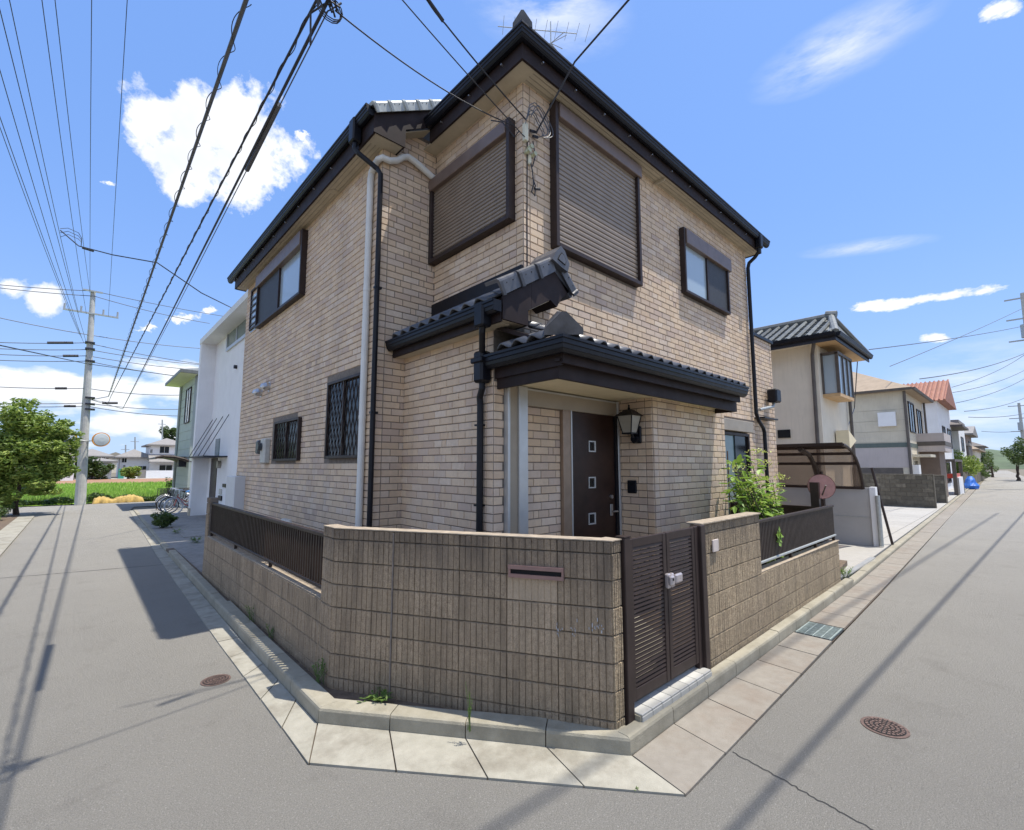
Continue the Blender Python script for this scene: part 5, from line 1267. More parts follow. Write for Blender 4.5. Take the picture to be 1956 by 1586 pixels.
def pwin(H_, side, c, a0, a1, z0, z1, frame='brown', pane='glassd', d=.06):
    """window on a face: side '-x','-y'"""
    f = MB(); g = .05*max(1, (a1-a0)/1.4)
    def B_(mb, p0, p1, c0, c1, zz0, zz1):
        if side == '-x': mb.box(c-c1, c-c0, p0, p1, zz0, zz1)
        else: mb.box(p0, p1, c-c1, c-c0, zz0, zz1)
    B_(f, a0, a0+g, -.02, d, z0, z1); B_(f, a1-g, a1, -.02, d, z0, z1); B_(f, a0+g, a1-g, -.02, d, z0, z0+g); B_(f, a0+g, a1-g, -.02, d, z1-g, z1)
    m_ = (a0+a1)/2; B_(f, m_-g*.4, m_+g*.4, -.02, d*.8, z0+g, z1-g)
    o = f.build('window', frame, H_); q = MB(); B_(q, a0+g, a1-g, -.01, d*.4, z0+g, z1-g); q.build('pane', pane, o); return o
def siding(mb, side, c, a0, a1, z0, z1, dz, tone=.6):
    n = int((z1-z0)/dz)
    for i in range(1, n):
        z = z0+i*dz
        if side == '-x': mb.box(c-.012, c+.0, a0, a1, z-.012, z+.0, tone)
        else: mb.box(a0, a1, c-.012, c+.0, z-.012, z+.0, tone)

# --- cream tiled house
ch = thing('tiled_house', 'cream house with grey tiled roof and corner bay window beyond the brick house', 'house', (18, 6, 0))
cX, cY, cX1, cZ = 16.4, 3.98, 19.7, 5.75
mb = MB(); mb.box(cX, cX1, cY, 13, .05, cZ); mb.box(cX-.015, cX+.05, cY-.015, cY+.2, .05, cZ-.01, .1); mb.build('wall', 'offw', ch)
rfm = MB(); gable_or_hip(rfm, cX, cX1, cY, 13, cZ+.35, 1.15, .62, 'y', False, .1)
ro = MB(); X0, X1, Y0, Y1, zz = cX-.6, cX1+.5, cY-.65, 13.5, cZ+.12; rx = (X0+X1)/2; ry = cY-.1
ro.add([(X0, Y0, zz), (X1, Y0, zz), (X1, Y1, zz), (X0, Y1, zz), (rx, ry, zz+1.05), (rx, Y1-1, zz+1.05), (X0, Y0, zz-.1), (X1, Y0, zz-.1), (X1, Y1, zz-.1), (X0, Y1, zz-.1)], [(0, 1, 4), (1, 2, 5, 4), (2, 3, 5), (3, 0, 4, 5), (0, 6, 7, 1), (1, 7, 8, 2), (3, 9, 6, 0)])
roof = ro.build('roof', 'gtile', ch)
mb = MB(); nrow = 34     # pan tile rolls running down the visible slope
for i in range(nrow):
    y = Y0+.15+i*.28
    if y > Y1-.2: break
    t0 = 0; top_x = rx if y > ry else X0+(rx-X0)*(y-Y0)/(ry-Y0)
    mb.tube([(X0-.03, y, zz+.04), (top_x, y, zz+.04+1.05*(top_x-X0)/(rx-X0))], .06, 5, tone=random.random())
    for j in range(1, 7):
        x = X0+j*(rx-X0)/7
        if x < top_x: mb.box(x-.02, x+.02, y, y+.28, zz+1.05*(x-X0)/(rx-X0), zz+.05+1.05*(x-X0)/(rx-X0), .8)
mb.build('tile_rolls', 'gtile', roof, kind='stuff')
MB().tube([(rx, ry-.1, zz+1.12), (rx, Y1-1, zz+1.12)], .12, 8).build('ridge', 'gtile', roof)
for (q0, q1) in (((X0, Y0, zz+.04), (rx, ry, zz+1.1)), ((X1, Y0, zz+.04), (rx, ry, zz+1.1))): MB().tube([q0, q1], .10, 8).build('hip', 'gtile', roof)
MB().tube([(rx, ry-.15, zz+1.14), (rx, ry+.15, zz+1.2)], .13, 8).build('ridge_end', 'gtile', roof)
MB().box(X0+.02, X1-.02, Y0+.02, cY-.0, cZ+.0, cZ+.02).build('soffit', 'woodsoffit', ch); MB().box(X0+.03, cX, cY, Y1, cZ+.0, cZ+.02).build('soffit', 'offw', ch)
mb = MB(); mb.box(X0-.02, X0+.02, Y0, Y1, cZ-.08, cZ+.1); mb.box(X0+.02, X1, Y0-.0, Y0+.03, cZ-.08, cZ+.1); mb.build('fascia', 'cable', ch)
gutter(ch, (X0-.02, Y0, zz+.02), (X0-.02, Y1, zz+.02), (-1, 0, 0)); gutter(ch, (X0, Y0, zz+.02), (X1, Y0, zz+.02), (0, -1, 0))
tub(ch, [(X0+.1, 3.9, cZ+.02), (cX-.08, 4.08, cZ-.3), (cX-.08, 4.12, .1)], .05, 'darkwood', 'downpipe')
tub(ch, [(cX1-.05, cY-.1, cZ), (cX1-.05, cY-.1, .1)], .05, 'darkwood', 'downpipe')
bw = MB().box(16.75, 18.5, cY-.45, cY, 4.15, 4.25).build('bay_window', 'woodsoffit', ch)
MB().box(16.78, 18.47, cY-.42, cY, 4.26, 5.45).build('bay_glass', 'glassp', bw)
mb = MB()
for x in (16.75, 17.35, 17.9, 18.43): mb.box(x, x+.07, cY-.46, cY-.41, 4.25, 5.5)
mb.box(16.74, 16.80, cY-.45, cY-.38, 4.25, 5.5); mb.box(16.74, 16.79, cY-.06, cY, 4.25, 5.5); mb.box(16.74, 18.52, cY-.47, cY, 5.46, 5.54); mb.build('bay_frame', 'darkwood', bw)
p = PX(1498, 829, cX); MB().box(cX-.03, cX+.0, p[1]-.18, p[1]+.18, p[2]-.13, p[2]+.13).build('vent_opening', 'hole', ch)
p = PX(1475, 838, cX); MB().tube([(cX, p[1], p[2]), (cX-.06, p[1], p[2])], .07, 8).build('vent_pipe', 'darkwood', ch)
mb = MB(); q = PY(1620, 838, 3.7); mb.prism([(q[0]-.35, 3.6, q[2]-.35), (q[0]-.35, 3.6, q[2]+.25), (q[0]+.6, 3.6, q[2]-.05)], (0, .35, 0)); mb.build('awning', 'ceil', ch)
# --- low white wall of the parking space
pw = thing('boundary_wall', 'low white panel wall beside the carport', 'wall', (14.6, 2.6, 0))
MB().box(14.62, 14.72, 2.62, 9, .05, 1.5).build('panel', simple('grey_panel', (.42, .41, .40), .7, .06, 2), pw); mb = MB(); siding(mb, '-x', 14.62, 2.62, 9, .05, 1.5, .72, .9); mb.build('panel_joint', 'galv', pw)
MB().box(14.56, 14.80, 2.50, 2.62, .05, 1.52).build('end_post', 'white', pw)
tub(pw, [(14.52, 2.46, .1), (14.52, 2.46, 1.32)], .05, 'galv', 'drain_pipe')
# --- carport
cp = thing('carport', 'brown framed carport with smoky curved roof in front of the cream house', 'carport', (14.4, 2.6, 0))
prof = [(12.75, 2.53), (13.0, 2.51), (13.25, 2.47), (13.5, 2.41), (13.72, 2.33), (13.92, 2.22), (14.09, 2.09), (14.22, 1.95), (14.32, 1.80), (14.40, 1.64), (14.46, 1.48)]
cy0, cy1 = 2.72, 6.6
for j in range(5):
    y = cy0+j*(cy1-cy0)/4; MB().tube([(x, y, z) for x, z in prof], .035, 6).build('rib', 'brown', cp)
mb = MB(); k_ = len(prof)
for i in range(k_-1):
    (xa, za), (xb_, zb2) = prof[i], prof[i+1]; mb.add([(xa, cy0, za+.03), (xb_, cy0, zb2+.03), (xb_, cy1, zb2+.03), (xa, cy1, za+.03), (xa, cy0, za+.036), (xb_, cy0, zb2+.036), (xb_, cy1, zb2+.036), (xa, cy1, za+.036)], [(3, 2, 1, 0), (4, 5, 6, 7)])
mb.build('roof_sheet', 'poly', cp)
for i in (0, 1, 2, 4, 6, 10): x, z = prof[i]; MB().box(x-.035, x+.035, cy0, cy1, z-.02, z+.05).build('purlin', 'brown', cp)
for y in (3.6,):
    o = MB().box(14.25, 14.40, y-.06, y+.06, .05, 1.9).build('post', 'brown', cp); MB().tube([(14.25, y, 1.6), (14.0, y, 2.0), (13.5, y, 2.32), (12.8, y, 2.45)], .06, 6).build('arm', 'fence', cp)
MB().tube([(14.95, 2.60, 2.0), (15.2, 2.35, .08)], .03, 6).build('brace', 'brown', cp)
# dish
ds = thing('satellite_dish', 'faded red satellite dish on a dark post at the end of the right fence', 'satellite dish', (9.55, 2.35, 0))
dc = PY(1570, 930, 2.32)
MB().box(dc[0]-.30, dc[0]-.20, 2.30, 2.42, .1, dc[2]+.08).build('post', 'brown', ds)
f = np.array([-.85, -.5, .12]); f /= np.linalg.norm(f); mb = MB(); c = dc+np.array([-.12, 0, 0]); rs = [.02, .13, .19, .205, .205, .19]; os_ = [0, .02, .055, .075, .085, .065]
mb.tube([c+f*o_ for o_ in os_[:5]], .2, 24, rs=rs[:5], caps=False); mb.tube([c+f*.083, c+f*.012], .2, 24, rs=[.198, .01]); d_ = mb.build('reflector', 'dish', ds)
tub(ds, [c-[0, 0, .2], c+f*.3], .012, 'darkwood', 'feed_arm', 6); tub(ds, [c, (dc[0]-.25, 2.36, dc[2]-.1)], .03, 'darkwood', 'mount', 6)
fb2 = thing('fence', 'short dark brown fence behind the satellite dish post', 'fence', (9.5, 2.4, .1))
MB().box(9.42, 9.48, 2.42, 4.4, .15, 1.30).build('panel', 'fence', fb2); MB().box(9.40, 9.50, 2.42, 4.4, 1.30, 1.35).build('rail', 'fence', fb2)
dg = thing('metal_rail', 'white metal rail lying along the driveway edge', 'rail', (10, 2.3, .08)); MB().box(9.75, 12.7, 2.27, 2.36, .07, .10).build('rail', 'alu', dg)

# --- block walls further on
def block_wall(name, label, x0, x1, ya, yb2, z, bw_=.4, bh=.2, mat='cwall'):
    t = thing(name, label, 'wall', (x0, ya, 0)); MB().box(x0+.02, x1-.02, ya+.02, yb2-.0, .0, z-.01).build('mortar_core', 'mortar', t)
    n = int(z/bh); mb = MB()
    for r_ in range(n):
        y = ya+.012
        s_ = 0
        while y < yb2-.02:
            l = min(bw_, yb2-y); l = l*.5 if (r_ % 2 and s_ == 0) else l; MB().box(x0, x0+.05, y+.006, y+l-.006, r_*bh+.006+(z-n*bh), (r_+1)*bh-.006+(z-n*bh), random.random(), c=.006).build('block', mat, t) if y < ya+2.2 else mb.box(x0, x0+.05, y+.006, y+l-.006, r_*bh+.006, (r_+1)*bh-.006, random.random()); y += l; s_ += 1
    if mb.v: mb.build('block', mat, t, kind='stuff')
    MB().box(x0, x1, ya-.03, ya+.01, 0, z).build('end_face', mat, t); MB().box(x0-.02, x1+.02, ya-.03, yb2, z, z+.05).build('coping', mat, t); return t
block_wall('block_wall', 'weathered grey block wall edging the pale driveway', 29.5, 29.7, 2.85, 7.5, 1.6)
p = PX(1805, 940, 33); block_wall('block_wall', 'brown block pillar past the weathered wall', 34, 34.6, 2.85, 3.3, 1.5)
# --- beige house
b2 = thing('beige_house', 'beige two storey house with tan shingle roof and small balcony', 'house', (37, 8, 0))
bx0, by0, bx1, bz = 34.0, 4.2, 41.5, 6.25
MB().box(bx0, bx1, by0, 14, .05, bz).build('wall', 'offw2', b2)
mb = MB(); siding(mb, '-x', bx0, by0, 14, 0.3, bz, .62, .9); mb.build('siding_joint', 'offw2', b2)
MB().box(bx0-.03, bx1, by0-.03, 14.02, 3.1, 3.35).build('band', simple('green_band', (.10, .13, .12), .6), b2)
MB().box(bx0-.015, bx0+.01, by0, 14.02, 1.95, 3.09).build('lower_siding', 'pink', b2); MB().box(bx0-.02, bx0+.01, by0+.3, 7.5, .8, 1.93).build('dark_panel', 'darkwood', b2)
mb = MB(); gable_or_hip(mb, bx0, bx1, by0, 14, bz+.15, 2.3, .45, 'y', True, .15); r_ = mb.build('roof', 'tanroof', b2)
gutter(b2, (bx0-.45, by0-.45, bz+.12), (bx0-.45, 14, bz+.12), (-1, 0, 0), m='darkwood'); gutter(b2, (bx0-.45, by0-.45, bz+.12), (bx1+.45, by0-.45, bz+.12), (0, -1, 0), m='darkwood')
tub(b2, [(bx0-.08, by0-.05, bz), (bx0-.08, by0-.05, .1)], .07, 'darkwood', 'downpipe'); tub(b2, [(bx1-.1, by0-.1, bz), (bx1-.1, by0-.1, 3.5)], .06, 'darkwood', 'downpipe')
pwin(b2, '-y', by0, 35.2, 37.2, 4.0, 5.8); pwin(b2, '-y', by0, 38.4, 40.2, 4.0, 5.6); pwin(b2, '-y', by0, 35.3, 36.8, .9, 2.4, 'offw2')
MB().box(37.5, 41.3, 2.95, by0, 2.9, 4.0).build('balcony', 'pink', b2); MB().box(37.47, 41.33, 2.92, by0, 3.25, 3.5).build('balcony_band', 'darkwood', b2); MB().box(38.2, 41.3, 3.3, by0, .1, 2.9).build('porch_wall', simple('brown_siding', (.20, .15, .12), .8, .1, 3), b2)
MB().box(33.75, 34.0, 4.6, 5.4, 4.3, 5.1).build('vent_cover', 'white', b2); MB().box(34.3, 35.0, 3.85, 4.15, 1.5, 2.1).build('air_conditioner', 'white', b2); MB().box(35.2, 37.6, 3.4, 4.2, 2.55, 2.7).build('porch_roof', 'offw2', b2)
# --- white house, orange roof
b3 = thing('orange_roof_house', 'white house with bright orange tiled roof further down the right road', 'house', (55, 7, 0))
MB().box(51, 61, 4.25, 13, .05, 7.3).build('wall', 'white', b3); 
mb = MB(); mb.prism([(50.5, 3.7, 7.3), (55.5, 3.7, 9.5), (60.5, 3.7, 7.3)], (0, 9, 0))
rr_ = mb.build('roof', 'orange', b3); mb = MB()
for i in range(30): y = 3.75+i*.3; mb.tube([(50.45, y, 7.33), (55.5, y, 9.55)], .07, 4, tone=random.random())
mb.build('tile_rolls', 'orange', rr_, kind='stuff')
mb = MB(); gable_or_hip(mb, 61.05, 67, 4.3, 12, 5.9, 1.8, .9, 'x', True, .2); mb.build('roof', 'darkwood', b3, label='dark lower roof at the far end')
pwin(b3, '-y', 4.25, 53, 55, 3.6, 5.4); pwin(b3, '-y', 4.25, 57, 60, 3.6, 5.4); pwin(b3, '-y', 4.25, 53, 56, .6, 2.4)
# --- more distant houses
def far_house(name, label, x0, x1, ya, yb2, z, wall_, roof_, h, axis='x', ov=.5, wins=(), hip=True, cat='house'):
    t = thing(name, label, cat, ((x0+x1)/2, (ya+yb2)/2, 0)); MB().box(x0, x1, ya, yb2, 0, z).build('wall', wall_, t)
    if h > 0: mb = MB(); gable_or_hip(mb, x0, x1, ya, yb2, z+.1, h, ov, axis, hip, .2); mb.build('roof', roof_, t)
    else: MB().box(x0-.1, x1+.1, ya-.1, yb2+.1, z, z+.3).build('roof', roof_, t)
    for w_ in wins: pwin(t, *w_)
    return t
far_house('grey_building', 'flat topped pale grey building behind the orange roofed house', 68, 76, 4.2, 10, 6.6, 'white', 'greyroof', 0, wins=[('-y', 4.2, 70, 73, 3.6, 5.2)])
far_house('dark_house', 'narrow dark clad house beyond the grey building', 76.5, 80, 4.0, 8, 4.4, 'darkwood', 'greyroof', 0, wins=[('-x', 76.5, 5, 6, 2, 3.4)])
far_house('brown_house', 'brown house with a shallow dark gable down the right road', 86, 95, 4.6, 11, 6.2, simple('brown_wall', (.30, .22, .18), .8), 'greyroof', 1.2, 'y', .7, [('-y', 4.6, 88, 91, 3.6, 5.4), ('-x', 86, 6, 8, 3.6, 5)], False)
far_house('tan_house', 'tan house with sloping roof near the end of the right road', 104, 122, 4.8, 11, 4.6, 'offw', 'tanroof', 2.3, 'x', .6, [('-y', 4.8, 107, 110, 1.5, 3.2), ('-x', 104, 6, 8, 1.5, 3)])
far_house('distant_grey_house', 'small grey house at the far end of the right road', 150, 162, 5.6, 12, 6.4, 'greyroof', 'darkwood', 1.8, 'x', .6, [('-y', 5.6, 152, 156, 3, 5)])
# bush + hedge + misc on the right
tree('round_bush', 'round green bush overhanging the right roadside', (66, 4.4, 0), [((66, 4.3, 2.0), (3.2, 1.8, 1.6)), ((69, 4.3, 2.2), (3, 1.7, 1.4))], 5200, .22, 'leaf', 1.5, .12, 'bush', seed=5)
tree('hedge_bush', 'small bush beside the tan house on the right road', (90, 4.4, 0), [((92, 4.3, 1.2), (3.5, 1.2, 1.2))], 1500, .28, 'leafd', 1, .1, 'bush', seed=6)
tree('far_tree', 'dark tree at the end of the right road by the distant pole', (120, 3.6, 0), [((122, 4.4, 2.6), (5, 1.8, 2.4))], 1800, .35, 'leafd', 2, .2, seed=7)
tree('edge_tree', 'dark leafy tree at the far right edge over the road end', (95, .4, 0), [((95, .2, 3.6), (4, 1.7, 2.4))], 2200, .32, 'leafd', 2.2, .2, seed=8)
wl = thing('low_wall', 'low pale garden wall with planting far along the right road', 'wall', (70, 3.9, 0)); mb = MB()
for i in range(24): x = 58+i*2.4; mb.box(x, x+2.3, 3.55+.02*i, 3.75+.02*i, 0, 1.2+.3*random.random(), random.random())
mb.build('wall_panel', 'cwall', wl)
mb = MB(); c = PX(1853, 912, 58); 
for i in range(9):
    pass
vs = []; R2 = np.random.RandomState(2)
for j in range(5):
    for i in range(10): a = 2*math.pi*i/10; rr = (.7, .75, .6, .45, .2)[j]*(1+R2.uniform(-.15, .15)); vs.append((c[0]+rr*math.cos(a), c[1]+rr*.7*math.sin(a), .05+.27*j))
mb.add(vs, [(j*10+i, j*10+(i+1) % 10, (j+1)*10+(i+1) % 10, (j+1)*10+i) for j in range(4) for i in range(10)]+[tuple(range(40, 50))]); tag(mb.build('tarpaulin', 'blue'), 'crumpled blue sheet covering something by the right roadside', 'tarpaulin')
sc = thing('front_porch', 'dark framed porch with a red planter past the block pillar', 'porch', (46, 3.4, 0))
MB().box(43.5, 49.5, 3.0, 4.0, 2.35, 2.5).build('canopy', 'darkwood', sc); MB().box(43.6, 43.8, 3.0, 3.2, 0, 2.35).build('post', 'darkwood', sc); MB().box(48.8, 49.0, 3.0, 3.2, 0, 2.35).build('post', 'darkwood', sc); MB().box(44, 48, 3.1, 3.5, 1.2, 1.5).build('planter', 'red', sc); MB().box(43.8, 45.0, 3.0, 3.2, 0, 1.2).build('gate_panel', 'darkwood', sc); MB().box(45, 48.4, 3.0, 3.2, 0, 1.25).build('low_panel', 'white', sc)
# hill
mb = MB(); n_ = 60; R2 = np.random.RandomState(4); vs = []
for j in range(6):
    for i in range(n_+1):
        x = 420+30*j; y = -160+i*5; hgt = (0, 8, 12, 14, 12, 4)[j]*(.55+.45*math.sin(i*.19+1))*(1 if i > 0 else 0)+R2.uniform(-.8, .8)*(j > 0); vs.append((x+math.sin(i)*3, y, max(-1, hgt)))
mb.add(vs, [(j*(n_+1)+i, (j+1)*(n_+1)+i, (j+1)*(n_+1)+i+1, j*(n_+1)+i+1) for j in range(5) for i in range(n_)]); struct(mb.build('hill', 'hill', smooth=True))

# ------------------------------------------------------------ white modern house on the left
wh = thing('white_house', 'smooth white modern house with tall recessed front behind the brick house', 'house', (5, 18, 0))
wx = 3.95; wy0, wy1 = 13.95, 23.2; fx = 3.42; wz = 7.15
MB().box(wx, 10, wy0, wy1, .05, wz).build('wall', 'white', wh)
MB().box(fx, wx, wy1-.35, wy1, .05, wz).build('fin_wall', 'white', wh)
MB().prism([(fx-.02, wy0, wz), (fx-.02, wy1+.02, wz), (10, wy1+.02, wz), (10, wy0, wz)], (0, 0, .22)).build('roof_slab', simple('white_fascia', (.70, .71, .70), .7, .04, 3), wh)
pwin(wh, '-x', wx, 17.6, 20.7, PX(440, 668, wx)[2], PX(440, 632, wx)[2]+.2, 'alu', 'glassg')
mb = MB(); mb.box(3.2, wx, 19.5, 23.2, 2.36, 2.41); aw = mb.build('entrance_awning', 'cable', wh)
for i, y in enumerate((19.7, 20.7, 21.8, 22.6)): MB().tube([(3.23, y, 2.40), (wx, y, 3.95)], .013, 5).build('awning_rod', 'cable', aw)
MB().box(wx-.02, wx+.01, 21.1, 22.2, .1, 2.35).build('door', 'door', wh); MB().box(wx-.03, wx+.0, 20.9, 21.6, 2.45, 3.1).build('small_window', 'glassg', wh)
MB().tube([(wx, 20.55, 2.1), (wx-.12, 20.55, 2.1)], .14, 12).build('wall_lamp', 'lampg', wh)
MB().box(wx-.05, wx, 19.3, 19.8, 1.28, 1.4).build('letter_slot', 'black', wh); MB().box(wx-.05, wx, 19.9, 20.4, .78, .95).build('letter_slot', 'black', wh)
MB().box(wx-.03, wx, 20.0, 20.4, 1.0, 1.2).build('intercom', 'meter', wh); MB().tube([(wx, 18.95, 5.6), (wx-.1, 18.95, 5.6)], .07, 8).build('vent_pipe', 'cable', wh)
MB().box(2.70, xL, 12.45, 13.30, .95, 1.80, c=.01).build('heater_cabinet', simple('cabinet', (.58, .585, .59), .5, .03), H); MB().box(2.69, 2.702, 12.5, 12.6, 1.06, 1.10).build('cabinet_latch', 'black', H)
MB().box(fx+.02, wx, wy1-.4, wy1-.36, .05, 2.6).build('fin_panel', 'white', wh); MB().box(fx-.02, wx, wy1-.38, wy1+.02, .05, .35).build('plinth', 'soffit', wh)
# green house
gh = thing('green_house', 'pale green sided house beyond the white house', 'house', (6, 30, 0))
gx = 3.9; MB().box(gx, 11, 27.2, 31.2, .0, 6.5).build('wall', 'greenw', gh); mb = MB(); siding(mb, '-x', gx, 27.2, 31.2, .2, 6.5, .45, .9); mb.build('siding_joint', 'greenw', gh)
mb = MB(); gable_or_hip(mb, gx, 11, 27.2, 31.2, 6.6, 1.2, .7, 'y', True, .15); mb.build('roof', 'gtile', gh); MB().box(gx-.68, gx, 26.6, 31.85, 6.44, 6.46).build('soffit', simple('yellow_soffit', (.62, .66, .45), .7), gh)
pwin(gh, '-x', gx, 27.9, 29.3, 4.2, 6.0, 'brown', 'glassp'); tub(gh, [(gx-.06, 31.1, 6.4), (gx-.06, 31.1, .1)], .06, 'greenw', 'downpipe'); MB().box(gx-.3, gx, 28, 28.5, 2.0, 2.5).build('meter_box', 'cable', gh)
# left carport with dark curved roof
lc = thing('carport', 'dark curved carport roof in front of the pale green house', 'carport', (3.2, 27, 0)); mb = MB(); pr2 = [(2.6, 2.42), (2.9, 2.5), (3.3, 2.48), (3.7, 2.38), (4.1, 2.2)]
for (a, b) in zip(pr2[:-1], pr2[1:]): mb.add([(a[0], 27.3, a[1]), (b[0], 27.3, b[1]), (b[0], 31, b[1]), (a[0], 31, a[1]), (a[0], 27.3, a[1]-.06), (b[0], 27.3, b[1]-.06), (b[0], 31, b[1]-.06), (a[0], 31, a[1]-.06)], [(0, 1, 2, 3), (7, 6, 5, 4), (0, 4, 5, 1), (0, 3, 7, 4)])
mb.build('roof_sheet', 'darkwood', lc); MB().tube([(x, 27.25, z) for x, z in pr2], .06, 6).build('rib', 'brown', lc); MB().tube([(4.0, 27.4, .05), (4.0, 27.4, 2.2)], .05, 6).build('post', 'greenw', lc)

# ------------------------------------------------------------ bicycles
def wheel_(mbs, c, r):
    c = np.array(c, float); ring = [c+np.array([r*math.cos(a), 0, r*math.sin(a)]) for a in np.linspace(0, 2*math.pi, 25)]
    return ring
def bicycle(label, pos, ang, fm, tyre, lab_basket=False):
    t = thing('bicycle', label, 'bicycle', pos); t.rotation_euler = (0, 0, ang); t['group'] = 'bicycles parked by the white house'
    def lk(mb, nme, m, par=t): 
        me = mb.build(nme, m); me.parent = par; return me
    for cx_ in (-.52, .52):
        w_ = lk(MB().tube(wheel_(0, (cx_, 0, .33), .33)[:25], .02, 6), 'wheel', tyre)
        lk(MB().tube(wheel_(0, (cx_, 0, .33), .305)[:25], .011, 5), 'rim', 'silver', w_)
        mb = MB()
        for k_ in range(14): a = k_*2*math.pi/14; mb.tube([(cx_, 0, .33), (cx_+.30*math.cos(a), 0, .33+.30*math.sin(a))], .002, 3)
        mb.tube([(cx_, -.04, .33), (cx_, .04, .33)], .03, 8); lk(mb, 'spokes', 'silver', w_)
        lk(MB().tube([(cx_+.365*math.cos(a), 0, .33+.365*math.sin(a)) for a in np.linspace(.1*math.pi, .95*math.pi, 10)], .018, 5), 'mudguard', 'silver')
    mb = MB(); mb.tube([(-.52, .05, .33), (-.12, .03, .30), (-.2, 0, .78)], .014, 6); mb.tube([(-.12, 0, .30), (.12, 0, .38), (.40, 0, .72)], .02, 6); mb.tube([(-.18, 0, .62), (.05, 0, .5), (.38, 0, .66)], .014, 6); mb.tube([(-.52, .04, .33), (-.2, 0, .66)], .010, 6)
    mb.tube([(.52, 0, .33), (.44, 0, .58), (.38, 0, .82)], .016, 6); fr_ = lk(mb, 'frame', fm)
    mb = MB(); mb.tube([(.38, 0, .82), (.34, 0, .96)], .012, 6); mb.tube([(.16, -.27, .98), (.30, -.2, .98), (.34, 0, .97), (.30, .2, .98), (.16, .27, .98)], .011, 6); lk(mb, 'handlebar', 'silver')
    mb = MB(); mb.tube([(-.34, 0, .86), (-.2, 0, .88), (-.04, 0, .86)], .06, 8, rs=[.09, .08, .03]); lk(mb, 'saddle', 'bluep' if 'blue' in label else 'rubber')
    mb = MB(); mb.tube([(-.12, .06, .30), (-.12, .065, .30)], .09, 14); mb.tube([(-.12, .07, .3), (-.02, .08, .2)], .01, 5); mb.box(-.06, .03, .08, .16, .18, .2); mb.tube([(-.12, -.07, .3), (-.22, -.08, .4)], .01, 5); mb.box(-.27, -.18, -.16, -.08, .39, .41); lk(mb, 'crank', 'silver')
    mb = MB(); x0_, x1_, z0_, z1_, w_ = .44, .74, .72, .95, .16
    for z in np.linspace(z0_, z1_, 5):
        mb.tube([(x0_, -w_, z), (x1_, -w_, z), (x1_, w_, z), (x0_, w_, z), (x0_, -w_, z)], .004, 3)
    for x in np.linspace(x0_, x1_, 6): mb.tube([(x, -w_, z1_), (x, -w_, z0_), (x, w_, z0_), (x, w_, z1_)], .004, 3)
    lk(mb, 'basket', 'rubber'); mb = MB(); mb.tube([(-.75, -.06, .72), (-.3, -.06, .72)], .006, 4); mb.tube([(-.75, .06, .72), (-.3, .06, .72)], .006, 4); mb.tube([(-.75, -.06, .72), (-.75, .06, .72)], .006, 4); mb.tube([(-.7, 0, .72), (-.52, .05, .36)], .006, 4); lk(mb, 'rack', 'silver')
    return t
grey_tyre = simple('pale_tyre', (.42, .46, .50), .5)
bicycle('silver bicycle with pale tyres and red frame parts, nearest of the row', (3.5, 23.8, .06), math.radians(190), 'red', grey_tyre)
bicycle('bicycle with blue saddle and black tyres, second of the row', (3.45, 24.6, .06), math.radians(188), 'silver', 'rubber')
bicycle('dark bicycle, third of the row beside the white wall', (3.45, 25.5, .06), math.radians(184), 'rubber', 'rubber')
bicycle('dark bicycle farthest along the row by the green house', (3.5, 26.4, .06), math.radians(186), 'rubber', 'rubber')
lgf = thing('hoop_fence', 'low thin black rail fence at the end of the bicycle row', 'fence', (2.4, 26, 0)); mb = MB(); mb.tube([(2.75, 26.9, 0), (2.75, 26.9, 1.0), (4.0, 26.95, 1.0), (4.0, 26.95, 0)], .02, 5)
for i in range(10): mb.tube([(2.75+i*.125, 26.9, .1), (2.75+i*.125, 26.9, 1.0)], .008, 4)
mb.build('rail', 'rubber', lgf)
shrub('low_shrub', 'dark grassy shrub growing between the kerb and bicycles', (2.15, 19.0, .03), .38, .5, 900, .12, 'leafd', 11)
shrub('side_shrub', 'loose green shrub against the pale green house', (4.0, 32.0, .03), .45, 1.4, 500, .14, 'leaf', 12)
weed((2.4, 14.8, .05), .15, .25, 20, 'low weeds on the gravel forecourt nearest the garden wall', 41); weed((2.3, 17.2, .05), .12, .2, 16, 'low weeds on the gravel forecourt by the dark shrub', 42)

# ------------------------------------------------------------ left side: field, tree, houses
struct(sheet('field', [(-60, 36.6), (-.6, 34.4), (1.2, 34.8), (40, 37.2), (60, 70), (-60, 66)], .02, 'grassb'))
struct(sheet('bare_soil', [(-60, 66), (60, 70), (60, 96), (-60, 92)], .03, 'redsoil'))
struct(sheet('far_road', [(-80, 92), (80, 96), (80, 104), (-80, 100)], .01, 'drive'))
mb = MB(); R2 = np.random.RandomState(8); K = 26000
for i in range(K):
    q = R2.uniform()**1.7; y = 34.9+q*32; u = R2.uniform(-20, 370); x = y*(.68+.735*(u-CX)/FPX*1.02)/1e9
    d = cray(u, 900); x = y*d[0]/d[1]
    if y < 35.0+abs(x)*.07+.3: continue
    h = R2.uniform(.12, .42)*(1.3 if q < .03 else 1); a = R2.uniform(0, 6.28); w_ = .035+.02*q*3; dx, dy = math.cos(a)*w_, math.sin(a)*w_; lx_, ly_ = R2.normal(size=2)*.08
    mb.add([(x-dx, y-dy, .0), (x+dx, y+dy, .0), (x+lx_, y+ly_, h)], [(0, 1, 2)], R2.uniform())
mb.build('grass', 'grass', kind='stuff')
mb = MB()   # darker verge plants along the road edge
